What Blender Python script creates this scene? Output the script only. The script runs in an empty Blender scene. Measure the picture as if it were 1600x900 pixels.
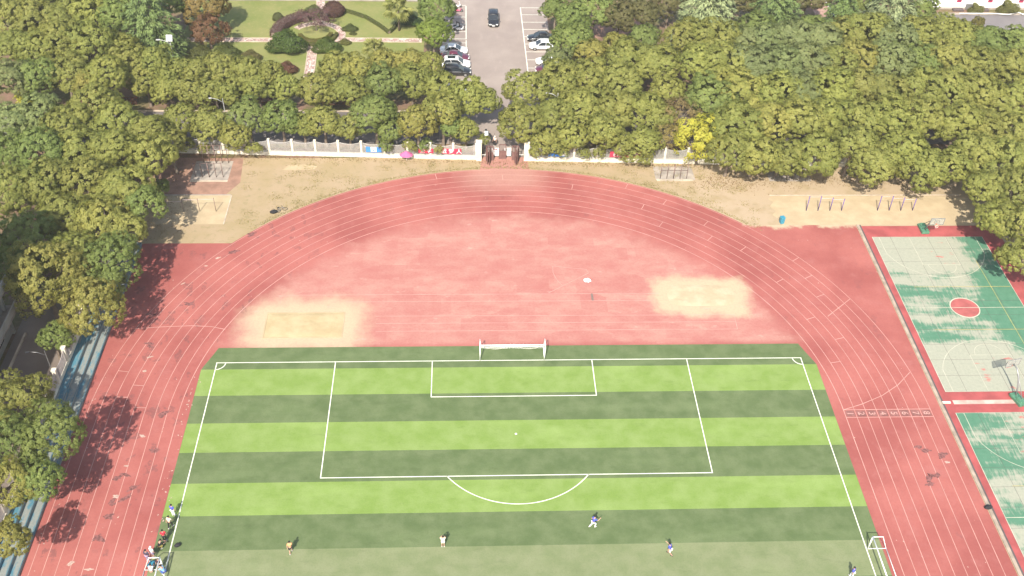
import bpy, bmesh, math, random
import numpy as np
from mathutils import Vector, Matrix

SC = bpy.context.scene
COL = SC.collection

# ---------------------------------------------------------------- camera
cam_data = bpy.data.cameras.new('camera')
cam = bpy.data.objects.new('camera', cam_data)
COL.objects.link(cam)
_r = Vector((0.99909, -0.03552, 0.02358)); _u = Vector((0.00583, 0.66165, 0.74979)); _f = Vector((0.04223, 0.74897, -0.66126))
cam.matrix_world = Matrix(((_r.x, _u.x, -_f.x, -4.988), (_r.y, _u.y, -_f.y, -83.241), (_r.z, _u.z, -_f.z, 84.577), (0, 0, 0, 1)))
cam_data.sensor_fit = 'HORIZONTAL'; cam_data.sensor_width = 36.0
cam_data.lens = 36.0 * 1612.7 / 1600.0
cam_data.clip_start = 1.0; cam_data.clip_end = 3000.0
SC.camera = cam

# ---------------------------------------------------------------- light
SUN_EL = math.radians(45.5)
SUN_AZ = math.radians(194.5)            # clockwise from +Y: the sun stands behind the camera, a little to the left
world = bpy.data.worlds.new('World'); SC.world = world
world.use_nodes = True
wn = world.node_tree.nodes; wl = world.node_tree.links
wn.clear()
sky = wn.new('ShaderNodeTexSky'); sky.sky_type = 'NISHITA'; sky.sun_disc = False
sky.sun_elevation = SUN_EL; sky.sun_rotation = SUN_AZ
sky.air_density = 1.2; sky.dust_density = 2.5; sky.altitude = 50
bgn = wn.new('ShaderNodeBackground'); bgn.inputs['Strength'].default_value = 0.115
wo = wn.new('ShaderNodeOutputWorld')
wl.new(sky.outputs[0], bgn.inputs['Color']); wl.new(bgn.outputs[0], wo.inputs['Surface'])
sun_data = bpy.data.lights.new('sun', 'SUN'); sun_data.energy = 4.2; sun_data.angle = math.radians(0.53)
sun_data.color = (1.0, 0.94, 0.84)
sun = bpy.data.objects.new('sun', sun_data); COL.objects.link(sun)
_d = Vector((-math.sin(SUN_AZ) * math.cos(SUN_EL), -math.cos(SUN_AZ) * math.cos(SUN_EL), -math.sin(SUN_EL)))
sun.rotation_euler = _d.to_track_quat('-Z', 'Y').to_euler()
sun.location = (-30, -120, 140)
SC.view_settings.view_transform = 'Standard'
SC.view_settings.look = 'None'
SC.view_settings.exposure = 1.08
SC.view_settings.gamma = 1.0
SC.view_settings.use_curve_mapping = False
SC.cycles.max_bounces = 5; SC.cycles.diffuse_bounces = 3; SC.cycles.transmission_bounces = 3; SC.cycles.transparent_max_bounces = 6

# ---------------------------------------------------------------- helpers
def tag(o, label=None, cat=None, group=None, kind=None):
    if label: o['label'] = label
    if cat: o['category'] = cat
    if group: o['group'] = group
    if kind: o['kind'] = kind
    return o

def link(name, data, parent=None, loc=None, rz=None):
    o = bpy.data.objects.new(name, data); COL.objects.link(o)
    if parent is not None: o.parent = parent
    if loc is not None: o.location = loc
    if rz is not None: o.rotation_euler = (0, 0, rz)
    return o

def thing(name, label, cat, loc=(0, 0, 0), rz=0.0, group=None):
    return tag(link(name, None, None, loc, rz), label, cat, group)

class MB:
    """collects simple shapes into one mesh"""
    def __init__(s): s.v = []; s.f = []; s.m = []
    def add(s, vs, fs, mi=0):
        b = len(s.v); s.v += [tuple(p) for p in vs]; s.f += [tuple(b + i for i in f) for f in fs]; s.m += [mi] * len(fs); return s
    def box(s, c, d, rz=0.0, mi=0, taper=1.0):
        cx, cy, cz = c; hx, hy, hz = d[0] / 2, d[1] / 2, d[2] / 2
        co, si = math.cos(rz), math.sin(rz); vs = []
        for k, z in ((1.0, -hz), (taper, hz)):
            for x, y in ((-hx, -hy), (hx, -hy), (hx, hy), (-hx, hy)):
                vs.append((cx + (x * co - y * si) * k, cy + (x * si + y * co) * k, cz + z))
        return s.add(vs, [(3, 2, 1, 0), (4, 5, 6, 7), (0, 1, 5, 4), (1, 2, 6, 5), (2, 3, 7, 6), (3, 0, 4, 7)], mi)
    def tube(s, pts, rad, n=8, mi=0, cap=True):
        pts = [Vector(p) for p in pts]; R = rad if isinstance(rad, (list, tuple)) else [rad] * len(pts)
        vs = []; fs = []; prev = None
        for i, p in enumerate(pts):
            t = (pts[min(i + 1, len(pts) - 1)] - pts[max(i - 1, 0)]).normalized()
            a = prev if prev is not None else (Vector((0, 0, 1)) if abs(t.z) < .9 else Vector((1, 0, 0)))
            u = (a - t * a.dot(t))
            if u.length < 1e-5: u = t.orthogonal()
            u.normalize(); w = t.cross(u); prev = u
            for k in range(n):
                q = 2 * math.pi * k / n; vs.append(p + (u * math.cos(q) + w * math.sin(q)) * R[i])
        for i in range(len(pts) - 1):
            for k in range(n):
                a0 = i * n + k; a1 = i * n + (k + 1) % n
                fs.append((a0, a1, a1 + n, a0 + n))
        if cap: fs.append(tuple(range(n - 1, -1, -1))); fs.append(tuple((len(pts) - 1) * n + k for k in range(n)))
        return s.add(vs, fs, mi)
    def poly(s, pts, z, mi=0):
        return s.add([(x, y, z) for x, y in pts], [tuple(range(len(pts)))], mi)
    def strip(s, pts, w, z, mi=0, closed=False):
        """flat painted line of width w along pts"""
        P = [Vector((x, y)) for x, y in pts]; n = len(P); vs = []
        for i in range(n):
            if closed: a, b = P[i - 1], P[(i + 1) % n]
            else: a, b = P[max(i - 1, 0)], P[min(i + 1, n - 1)]
            t = (b - a).normalized(); nn = Vector((-t.y, t.x)) * w / 2
            vs += [(P[i].x + nn.x, P[i].y + nn.y, z), (P[i].x - nn.x, P[i].y - nn.y, z)]
        fs = [(2 * i + 1, 2 * i + 3, 2 * i + 2, 2 * i) for i in range(n - 1)]
        if closed: fs.append((2 * n - 1, 1, 0, 2 * n - 2))
        return s.add(vs, fs, mi)
    def loft(s, rings, mi=0, cap=True):
        n = len(rings[0]); vs = [p for r in rings for p in r]; fs = []
        for i in range(len(rings) - 1):
            for k in range(n):
                a = i * n + k; b = i * n + (k + 1) % n
                fs.append((a, b, b + n, a + n))
        if cap: fs.append(tuple(range(n - 1, -1, -1))); fs.append(tuple((len(rings) - 1) * n + k for k in range(n)))
        return s.add(vs, fs, mi)
    def ball(s, c, r, sx=1, sy=1, sz=1, nu=10, nv=6, mi=0, zmin=-1):
        rings = []
        for j in range(nv + 1):
            ph = -math.pi / 2 + math.pi * j / nv
            zz = max(math.sin(ph), zmin); rr = math.cos(ph) if math.sin(ph) >= zmin else math.sqrt(max(0, 1 - zmin * zmin))
            rr = max(rr, 1e-3)
            rings.append([(c[0] + r * sx * rr * math.cos(2 * math.pi * k / nu), c[1] + r * sy * rr * math.sin(2 * math.pi * k / nu), c[2] + r * sz * zz) for k in range(nu)])
        return s.loft(rings, mi)
    def mesh(s, name, mats, smooth=False):
        me = bpy.data.meshes.new(name); me.from_pydata(s.v, [], s.f)
        for m in (mats if isinstance(mats, (list, tuple)) else [mats]): me.materials.append(m)
        me.polygons.foreach_set('material_index', s.m)
        if smooth: me.polygons.foreach_set('use_smooth', [True] * len(me.polygons))
        me.update(); return me
    def build(s, name, mats, parent=None, loc=None, rz=None, smooth=False, bevel=0.0):
        o = link(name, s.mesh(name, mats, smooth), parent, loc, rz)
        if bevel:
            b = o.modifiers.new('bevel', 'BEVEL'); b.width = bevel; b.segments = 2; b.limit_method = 'ANGLE'
        return o

def copy_tree(o, parent=None):
    c = o.copy(); COL.objects.link(c); c.parent = parent
    for ch in o.children: copy_tree(ch, c)
    return c

def text_mesh(name, body, size, mat, extrude=0.0):
    cu = bpy.data.curves.new('glyphs', 'FONT'); cu.body = body; cu.size = size; cu.align_x = 'CENTER'; cu.align_y = 'CENTER'
    cu.extrude = extrude; cu.resolution_u = 3
    t = bpy.data.objects.new('glyphs', cu); COL.objects.link(t)
    dg = bpy.context.evaluated_depsgraph_get()
    me = bpy.data.meshes.new_from_object(t.evaluated_get(dg)); me.name = name
    bpy.data.objects.remove(t); bpy.data.curves.remove(cu)
    me.materials.clear(); me.materials.append(mat)
    return me

# ---------------------------------------------------------------- materials
class NT:
    """tiny node-graph helper"""
    def __init__(s, name):
        s.m = bpy.data.materials.new(name); s.m.use_nodes = True
        s.t = s.m.node_tree; s.n = s.t.nodes; s.n.clear()
        s.out = s.n.new('ShaderNodeOutputMaterial'); s.b = s.n.new('ShaderNodeBsdfPrincipled')
        s.t.links.new(s.b.outputs[0], s.out.inputs['Surface'])
        s.b.inputs['Roughness'].default_value = .85; s.b.inputs['Specular IOR Level'].default_value = .25
        s._p = None
    def lk(s, a, b): s.t.links.new(a, b)
    def put(s, sock, val):
        if hasattr(val, 'is_output') or isinstance(val, bpy.types.NodeSocket): s.lk(val, sock)
        elif isinstance(val, (tuple, list)) and len(val) == 3 and sock.type == 'RGBA': sock.default_value = (*val, 1)
        else: sock.default_value = val
    def pos(s):
        if s._p is None: s._p = s.n.new('ShaderNodeNewGeometry').outputs['Position']
        return s._p
    def obj(s): return s.n.new('ShaderNodeTexCoord').outputs['Object']
    def xyz(s, v=None):
        n = s.n.new('ShaderNodeSeparateXYZ'); s.lk(v or s.pos(), n.inputs[0]); return n.outputs
    def math(s, op, a, b=0.0, c=None, clamp=False):
        n = s.n.new('ShaderNodeMath'); n.operation = op; n.use_clamp = clamp
        s.put(n.inputs[0], a); s.put(n.inputs[1], b)
        if c is not None: s.put(n.inputs[2], c)
        return n.outputs[0]
    def noise(s, scale, detail=3, rough=.55, v=None, dist=0.0, stretch=None):
        n = s.n.new('ShaderNodeTexNoise'); n.inputs['Scale'].default_value = scale; n.inputs['Detail'].default_value = detail
        n.inputs['Roughness'].default_value = rough; n.inputs['Distortion'].default_value = dist
        v = v or s.pos()
        if stretch:
            m = s.n.new('ShaderNodeMapping'); m.inputs['Scale'].default_value = stretch; s.lk(v, m.inputs[0]); v = m.outputs[0]
        s.lk(v, n.inputs['Vector']); return n.outputs['Fac']
    def voro(s, scale, feature='F1', out='Distance', v=None, metric='EUCLIDEAN', rnd=1.0):
        n = s.n.new('ShaderNodeTexVoronoi'); n.feature = feature; n.inputs['Scale'].default_value = scale
        n.inputs['Randomness'].default_value = rnd
        if feature == 'F1': n.distance = metric
        s.lk(v or s.pos(), n.inputs['Vector']); return n.outputs[out]
    def step(s, v, a, b):
        n = s.n.new('ShaderNodeMapRange'); n.interpolation_type = 'SMOOTHSTEP'; n.clamp = True
        s.put(n.inputs[0], v); n.inputs[1].default_value = a; n.inputs[2].default_value = b
        n.inputs[3].default_value = 0; n.inputs[4].default_value = 1; return n.outputs[0]
    def mix(s, f, a, b, mode='MIX'):
        n = s.n.new('ShaderNodeMix'); n.data_type = 'RGBA'; n.blend_type = mode
        s.put(n.inputs[0], f); s.put(n.inputs[6], a); s.put(n.inputs[7], b); return n.outputs[2]
    def col(s, c): s.put(s.b.inputs['Base Color'], c); return s
    def bump(s, h, strength=.4, dist=.05):
        n = s.n.new('ShaderNodeBump'); n.inputs['Strength'].default_value = strength; n.inputs['Distance'].default_value = dist
        s.lk(h, n.inputs['Height']); s.lk(n.outputs[0], s.b.inputs['Normal']); return s

def simple(name, c, rough=.7, metal=0.0, var=.12, scale=3.0, spec=.3):
    t = NT(name); n = t.noise(scale, 3, v=t.obj())
    t.col(t.mix(t.step(n, .3, .7), tuple(x * (1 - var) for x in c), tuple(min(1, x * (1 + var)) for x in c)))
    t.b.inputs['Roughness'].default_value = rough; t.b.inputs['Metallic'].default_value = metal
    t.b.inputs['Specular IOR Level'].default_value = spec
    return t.m
# distance to an axis-aligned rectangle (soft), used for sand blown out of the pits
def rect_dist(t, x, y, x0, x1, y0, y1):
    cx, cy, hx, hy = (x0 + x1) / 2, (y0 + y1) / 2, (x1 - x0) / 2, (y1 - y0) / 2
    dx = t.math('MAXIMUM', t.math('SUBTRACT', t.math('ABSOLUTE', t.math('SUBTRACT', x, cx)), hx), 0.0)
    dy = t.math('MAXIMUM', t.math('SUBTRACT', t.math('ABSOLUTE', t.math('SUBTRACT', y, cy)), hy), 0.0)
    return t.math('SQRT', t.math('ADD', t.math('MULTIPLY', dx, dx), t.math('MULTIPLY', dy, dy)))

CY = -8.1            # centre of the bend (0, CY)
R0 = 36.3; LW = 1.22; RO = 46.25

def m_track():
    t = NT('track_rubber'); p = t.xyz(); x, y = p[0], p[1]
    yy = t.math('SUBTRACT', y, CY)
    r = t.math('SQRT', t.math('ADD', t.math('MULTIPLY', x, x), t.math('MULTIPLY', yy, yy)))
    big = t.noise(.09, 4, .6); mid = t.noise(.45, 4, .6); fine = t.noise(3.5, 3)
    red = t.mix(t.step(big, .35, .68), (.245, .068, .058), (.33, .108, .090))
    red = t.mix(t.math('MULTIPLY', t.step(mid, .5, .75), .5), red, (.32, .12, .105))
    # old sun-bleached rubber inside the bend, patched in squares
    vs = t.n.new('ShaderNodeMapping'); vs.inputs['Scale'].default_value = (.22, .34, .3); t.lk(t.pos(), vs.inputs[0])
    pat = t.voro(1.0, out='Color', v=vs.outputs[0], metric='CHEBYCHEV', rnd=.7)
    sep = t.n.new('ShaderNodeSeparateColor'); t.lk(pat, sep.inputs[0])
    fad = t.mix(t.step(t.noise(.42, 5, .62, stretch=(.75, 1.2, 1)), .3, .72), (.345, .142, .118), (.39, .215, .17))
    fad = t.mix(t.math('MULTIPLY', sep.outputs[0], .5), fad, (.32, .11, .095))
    edge = t.math('ADD', r, t.math('MULTIPLY', t.math('SUBTRACT', mid, .5), 5.0))
    inf = t.math('MULTIPLY', t.math('SUBTRACT', 1.0, t.step(edge, 33.5, 36.8)), t.step(y, 2.0, 3.4))
    c = t.mix(inf, red, fad)
    # sand trodden out of the two pits
    warp = t.math('MULTIPLY', t.math('SUBTRACT', t.noise(.35, 5, .65), .5), 4.4)
    sandc = t.mix(fine, (.365, .29, .185), (.43, .35, .235))
    for (a, b, c0, d, reach) in ((-28.9, -19.9, 4.1, 8.2, 4.4), (19.4, 28.0, 8.9, 12.8, 2.6), (33.0, 64.0, 25.6, 30.0, 1.3)):
        dd = t.math('ADD', rect_dist(t, x, y, a, b, c0, d), warp)
        c = t.mix(t.math('SUBTRACT', 1.0, t.step(dd, .4, reach)), c, sandc)
    # dust along the bend top and at the gate
    gd = t.math('ADD', rect_dist(t, x, y, -2.5, 2.5, 36.5, 42.0), t.math('MULTIPLY', warp, .6))
    c = t.mix(t.math('MULTIPLY', t.math('SUBTRACT', 1.0, t.step(gd, 0.0, 6.0)), .55), c, (.37, .235, .18))
    # torn, worn-through patches, mostly in the lanes on the left
    ripe = t.math('ADD', t.step(x, -18.0, -30.0), t.math('MULTIPLY', t.step(t.noise(.12, 2), .52, .62), .55))
    wear = t.math('MULTIPLY', t.step(t.noise(.62, 2, .5, stretch=(1.3, .8, 1)), .58, .63), t.step(t.noise(2.4, 5, .7), .42, .54))
    lanes = t.step(r, 35.0, 36.5)
    wear = t.math('MULTIPLY', t.math('MULTIPLY', wear, lanes), t.math('MULTIPLY', ripe, t.step(t.noise(.16, 2), .40, .50)), clamp=True)
    c = t.mix(t.math('MULTIPLY', wear, .42), c, (.085, .05, .05))
    sp = t.math('MULTIPLY', t.math('MULTIPLY', t.step(t.noise(2.6, 2), .715, .74), lanes), t.step(t.noise(.3, 2), .52, .6))
    c = t.mix(t.math('MULTIPLY', sp, .8), c, (.5, .40, .33))
    scr = t.step(t.noise(.8, 4, .6, stretch=(.6, 1.5, 1)), .62, .74)
    c = t.mix(t.math('MULTIPLY', t.math('MULTIPLY', scr, inf), .5), c, (.46, .30, .245))
    c = t.mix(t.math('MULTIPLY', t.step(fine, .35, .75), .18), c, (.19, .045, .04))
    t.col(c); t.bump(fine, .15, .02); return t.m

def m_turf(name, a, b):
    t = NT(name); n = t.noise(.5, 4, .6); f = t.noise(6, 3)
    l = t.noise(.22, 3, .5, stretch=(.5, 1.6, 1))
    c = t.mix(t.step(n, .3, .72), a, b)
    c = t.mix(t.math('MULTIPLY', t.step(l, .5, .72), .35), c, tuple(v * 1.25 for v in b))
    w = t.noise(.7, 4, .65, stretch=(.45, 1.5, 1))
    c = t.mix(t.math('MULTIPLY', t.step(w, .56, .72), .25), c, tuple(v * .62 for v in a))
    c = t.mix(t.math('MULTIPLY', t.step(f, .4, .8), .22), c, tuple(v * .6 for v in a))
    t.b.inputs['Roughness'].default_value = .95; t.b.inputs['Specular IOR Level'].default_value = .1
    t.col(c); t.bump(f, .3, .03); return t.m

def m_earth():
    t = NT('dry_earth'); x, y, z = t.xyz()
    n = t.noise(.25, 5, .62); m = t.noise(1.3, 4, .6); f = t.noise(7, 3)
    c = t.mix(t.step(n, .35, .68), (0.315, 0.235, 0.145), (0.275, 0.210, 0.112))
    c = t.mix(t.math('MULTIPLY', t.step(m, .52, .7), .45), c, (0.185, 0.160, 0.072))
    c = t.mix(t.math('MULTIPLY', t.step(f, .5, .8), .35), c, (0.330, 0.264, 0.172))
    side = t.math('MULTIPLY', t.step(x, 20, 30), t.step(t.noise(.4, 3), .3, .55))
    c = t.mix(t.math('MULTIPLY', side, .8), c, (0.355, 0.272, 0.182))
    t.col(c); t.bump(f, .3, .04); return t.m

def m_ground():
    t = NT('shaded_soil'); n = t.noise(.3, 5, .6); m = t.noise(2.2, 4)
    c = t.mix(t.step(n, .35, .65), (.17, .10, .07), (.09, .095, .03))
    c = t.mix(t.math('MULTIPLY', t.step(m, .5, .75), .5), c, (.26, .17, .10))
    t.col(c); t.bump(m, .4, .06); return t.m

def m_lawn():
    t = NT('lawn_grass'); n = t.noise(.22, 5, .6); m = t.noise(1.8, 4); f = t.noise(9, 3)
    c = t.mix(t.step(n, .3, .7), (.140, .165, .042), (.195, .192, .066))
    c = t.mix(t.math('MULTIPLY', t.step(m, .5, .75), .4), c, (.30, .23, .10))
    c = t.mix(t.math('MULTIPLY', t.step(f, .45, .8), .3), c, (.09, .11, .02))
    t.col(c); t.bump(f, .4, .04); return t.m

def m_sand(name='pit_sand', a=(.345, .268, .148), b=(.395, .315, .185)):
    t = NT(name); n = t.noise(.5, 4, .6); f = t.noise(6, 4)
    c = t.mix(t.step(n, .35, .7), a, b)
    c = t.mix(t.math('MULTIPLY', t.step(f, .55, .8), .3), c, tuple(v * .72 for v in a))
    t.col(c); t.bump(t.noise(1.6, 4), .5, .08); return t.m

def m_asphalt(name, a, b):
    t = NT(name); n = t.noise(.15, 5, .6); m = t.noise(.9, 4, stretch=(1, .35, 1)); f = t.noise(14, 2)
    c = t.mix(t.step(n, .35, .7), a, b)
    c = t.mix(t.math('MULTIPLY', t.step(m, .55, .75), .3), c, tuple(v * 1.25 for v in b))
    c = t.mix(t.math('MULTIPLY', f, .25), c, tuple(v * .6 for v in a))
    t.col(c); t.bump(f, .2, .02); return t.m

def m_court():
    """green acrylic paint worn down to pale concrete, streaked along the slabs"""
    t = NT('worn_court_paint'); x, y, z = t.xyz()
    w = t.noise(.42, 3, .6, stretch=(.22, 1.0, 1)); s = t.noise(1.0, 5, .72, stretch=(3.2, .55, 1))
    v = t.noise(.5, 4, .6)
    side = t.math('MULTIPLY', t.step(x, 57.5, 62.0), -.26)
    ends = t.math('MULTIPLY', t.math('SUBTRACT', 1.0, t.step(t.math('ABSOLUTE', t.math('SUBTRACT', t.math('ABSOLUTE', t.math('SUBTRACT', y, 8.4)), 11.0)), 1.0, 6.5)), .2)
    k = t.math('ADD', t.math('ADD', t.math('MULTIPLY', w, .62), t.math('MULTIPLY', s, .34)), t.math('ADD', t.math('MULTIPLY', v, .12), t.math('ADD', side, ends)))
    worn = t.math('MULTIPLY', t.step(k, .485, .605), .95)
    green = t.mix(t.noise(1.2, 4), (.045, .135, .078), (.095, .205, .13))
    conc = t.mix(t.noise(3.0, 5), (.235, .24, .185), (.355, .345, .265))
    c = t.mix(worn, green, conc)
    redk = t.math('MULTIPLY', t.step(t.noise(.9, 4, stretch=(.6, 1.6, 1)), .6, .68), t.math('SUBTRACT', 1.0, t.step(t.math('ABSOLUTE', t.math('SUBTRACT', x, 56.1)), 1.8, 2.8)))
    endk = t.step(t.math('ABSOLUTE', t.math('SUBTRACT', y, 8.4)), 8.0, 9.0)
    c = t.mix(t.math('MULTIPLY', t.math('MULTIPLY', redk, endk), .8), c, (.42, .09, .08))
    t.col(c); t.b.inputs['Roughness'].default_value = .7; t.bump(s, .15, .02); return t.m

def m_bleacher():
    t = NT('blue_concrete'); n = t.noise(.9, 5, .65, stretch=(2.2, .5, 1)); f = t.noise(5, 4)
    x, y, z = t.xyz()
    k = t.math('ADD', n, t.math('MULTIPLY', t.step(x, -47.9, -49.2), -.13))
    blue = t.mix(f, (.04, .12, .165), (.08, .20, .25))
    c = t.mix(t.step(k, .36, .50), blue, t.mix(f, (.15, .165, .155), (.24, .25, .225)))
    t.col(c); t.bump(f, .25, .02); return t.m

def m_paving(name, a, b, joint, scale=1.6):
    t = NT(name); d = t.voro(scale, 'DISTANCE_TO_EDGE'); cc = t.voro(scale, out='Color')
    sep = t.n.new('ShaderNodeSeparateColor'); t.lk(cc, sep.inputs[0])
    c = t.mix(sep.outputs[0], a, b); c = t.mix(t.step(d, .03, .09), joint, c)
    t.col(c); t.bump(t.step(d, .0, .1), .4, .03); return t.m

def m_leaf(name, gain=1.0, trans=.48):
    """leaf tint comes from the object's own colour, varied leaf by leaf"""
    t = NT(name)
    oi = t.n.new('ShaderNodeObjectInfo'); at = t.n.new('ShaderNodeAttribute'); at.attribute_name = 'v'
    v = at.outputs['Fac']
    base = oi.outputs['Color']
    lo = t.mix(1.0, base, (.76, .82, .76), 'MULTIPLY'); hi = t.mix(1.0, base, (1.24 * gain, 1.18 * gain, 1.15), 'MULTIPLY')
    c = t.mix(v, lo, hi)
    t.col(c); t.b.inputs['Roughness'].default_value = .55; t.b.inputs['Specular IOR Level'].default_value = .22
    tr = t.n.new('ShaderNodeBsdfTranslucent'); t.lk(t.mix(1.0, c, (1.1, 1.15, .7), 'MULTIPLY'), tr.inputs['Color'])
    ms = t.n.new('ShaderNodeMixShader'); ms.inputs[0].default_value = trans
    t.lk(t.b.outputs[0], ms.inputs[1]); t.lk(tr.outputs[0], ms.inputs[2]); t.lk(ms.outputs[0], t.out.inputs['Surface'])
    return t.m

def m_bark():
    t = NT('bark'); n = t.noise(6, 4, .6, v=t.obj(), stretch=(1, 1, .3))
    t.col(t.mix(n, (.10, .075, .055), (.24, .19, .145))); t.bump(n, .5, .04); return t.m

def m_paint(name, c, rough=.3):
    t = NT(name); t.col(c); t.b.inputs['Roughness'].default_value = rough; t.b.inputs['Specular IOR Level'].default_value = .5
    t.b.inputs['Coat Weight'].default_value = .6; t.b.inputs['Coat Roughness'].default_value = .08
    n = t.noise(3, 3, v=t.obj()); t.col(t.mix(t.math('MULTIPLY', n, .2), c, tuple(v * .7 for v in c))); return t.m

def m_glass(name='car_glass', c=(.02, .025, .03)):
    t = NT(name); t.col(c); t.b.inputs['Roughness'].default_value = .06; t.b.inputs['Specular IOR Level'].default_value = .6; return t.m

def m_acrylic():
    t = NT('clear_acrylic'); t.col((.35, .36, .33)); t.b.inputs['Roughness'].default_value = .2; t.b.inputs['Alpha'].default_value = .4; return t.m

M = dict(
    track=m_track(), earth=m_earth(), ground=m_ground(), lawn=m_lawn(), sand=m_sand(), sand3=m_sand('blown_sand', (.365, .29, .185), (.43, .35, .235)), sand2=m_sand('exercise_sand', (.35, .27, .165), (.405, .32, .2)),
    turf_dark=m_turf('turf_dark', (.080, .114, .045), (.117, .149, .068)), turf_light=m_turf('turf_light', (.148, .222, .050), (.190, .260, .080)),
    turf_pale=m_turf('turf_pale', (.14, .17, .078), (.18, .20, .105)),
    line=simple('line_white', (.62, .62, .52), .8, var=.1, scale=.6), lane=simple('lane_paint', (.45, .25, .21), .8, var=.16, scale=.5),
    courtline=simple('court_line', (.42, .40, .31), .8, var=.15, scale=.6), courtred=simple('court_red', (.31, .085, .078), .7, var=.15, scale=1.0),
    courtyellow=simple('court_yellow_line', (.42, .34, .10), .8, var=.2, scale=.8),
    surround=simple('court_surround_red', (.29, .065, .062), .85, var=.18, scale=.5), court=m_court(),
    asphalt=m_asphalt('asphalt', (.12, .105, .10), (.17, .15, .14)), avenue=m_asphalt('avenue_concrete', (.245, .20, .175), (.30, .25, .215)),
    path=m_asphalt('path_paving', (.15, .12, .10), (.20, .165, .14)), sideroad=m_asphalt('dark_asphalt', (.13, .12, .125), (.17, .155, .155)),
    mosaic=m_paving('mosaic_stones', (.30, .17, .15), (.58, .47, .40), (.20, .15, .12), 2.2), brick=m_paving('brick_paving', (.34, .19, .15), (.45, .29, .22), (.25, .16, .12), 3.0),
    kerb2=simple('track_kerb', (.30, .24, .185), .9, var=.22, scale=.8), kerb=simple('kerb_concrete', (.40, .33, .25), .9, var=.2, scale=.7), concrete=simple('concrete', (.29, .25, .21), .9, var=.2, scale=.8),
    drain=simple('drain_dark', (.09, .07, .07), .9), bleacher=m_bleacher(),  # drain: one even dark tone for slot, court joints and planters
    lampgrey=simple('lamp_grey', (.42, .42, .40), .5), white=simple('white_paint', (.80, .80, .76), .45, var=.04), cream=simple('cream_render', (.60, .55, .44), .85, var=.2, scale=1.2),
    picket=simple('picket_white', (.40, .385, .36), .6, var=.08), mesh=simple('grey_picket', (.40, .36, .34), .7, var=.1),
    gate=simple('gate_red_brown', (.15, .08, .07), .6, var=.15), steel=simple('grey_steel', (.28, .28, .28), .4, .6), rust=simple('rusty_tube', (.15, .10, .085), .7, var=.3),
    purple=simple('purple_tube', (.11, .07, .22), .5, var=.15), pale_bar=simple('pale_bar', (.55, .42, .42), .5),
    black=simple('black_rubber', (.018, .018, .018), .7), darkfab=simple('black_fabric', (.02, .02, .022), .9), hoopgreen=simple('hoop_green', (.07, .18, .11), .5, var=.2),
    board=simple('board_grey', (.24, .24, .20), .4), orange=simple('rim_orange', (.55, .13, .05), .5), binblue=simple('bin_blue', (.04, .21, .29), .45),
    bannerblue=simple('banner_blue', (.05, .20, .60), .7), bannerred=simple('banner_red', (.55, .03, .07), .7), pink=simple('pink_fabric', (.42, .10, .22), .8), letter=simple('letter_white', (.82, .82, .80), .7, var=.02),
    bwall=simple('grey_render', (.34, .32, .28), .9, var=.15, scale=.4), whitewall=simple('white_wall', (.84, .83, .78), .8, var=.04, scale=.3), winred=simple('red_window_frame', (.30, .03, .07), .5),
    glass=m_glass(), acrylic=m_acrylic(), tyre=simple('tyre', (.02, .02, .02), .8), rim=simple('alloy', (.45, .45, .45), .35, .8), lampglass=simple('lamp_glass', (.6, .6, .55), .15), taillight=simple('tail_light', (.35, .02, .02), .2),
    leaf=m_leaf('leaves'), needle=m_leaf('needles', 1.15, .1), bark=m_bark(), solar=simple('solar_cell', (.07, .08, .12), .2),
    skin=simple('skin', (.46, .27, .19), .6, var=.05), hair=simple('hair_black', (.012, .010, .010), .6), shoe=simple('shoe', (.55, .55, .52), .6), shoedark=simple('shoe_dark', (.04, .04, .04), .6),
    soil_red=simple('red_soil', (.26, .15, .105), .95, var=.2, scale=.6),
)
_cloth = {}
def cloth(c):
    c = tuple(c)
    if c not in _cloth: _cloth[c] = simple('cloth_%d' % len(_cloth), c, .9, var=.1, scale=6)
    return _cloth[c]
_paint = {}
def paint(c):
    if c not in _paint: _paint[c] = m_paint('car_paint_%d' % len(_paint), c)
    return _paint[c]
# ================================================================ the setting
def struct(name, mb, mat, label, parent=None, **k):
    o = mb.build(name, mat, parent, **k)
    if parent is None: tag(o, label, None, None, 'structure')
    return o

def rect(x0, x1, y0, y1): return [(x0, y0), (x1, y0), (x1, y1), (x0, y1)]
def arc(cx, cy, r, a0, a1, n=48):
    return [(cx + r * math.cos(math.radians(a0 + (a1 - a0) * i / n)), cy + r * math.sin(math.radians(a0 + (a1 - a0) * i / n))) for i in range(n + 1)]

g = struct('ground', MB().poly(rect(-420, 420, -320, 520), -.03), M['ground'], 'bare brown soil and undergrowth beneath the trees')
earth = struct('dry_ground', MB().poly(rect(-50.2, 78, -60, 41.0), -.008), M['earth'], 'dry straw coloured ground between the track bend and the fence')

# running track: one red sheet, straight edges on both sides and the bend on top
a_l = math.degrees(math.asin((21.6 - CY) / RO)); a_r = math.degrees(math.asin((25.0 - CY) / RO))
outline = [(-46.8, -62), (47.25, -62), (47.25, 25.0)] + arc(0, CY, RO, a_r, 180 - a_l, 96) + [(-46.8, 21.6)]
track = struct('running_track', MB().poly(outline, .004), M['track'], 'worn red rubber running track with eight lanes')
MB().poly([(-3.3, 37.6), (3.9, 37.6), (3.4, 41.2), (-2.9, 41.3)], .0005).build('gate_apron', M['track'], track)

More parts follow.
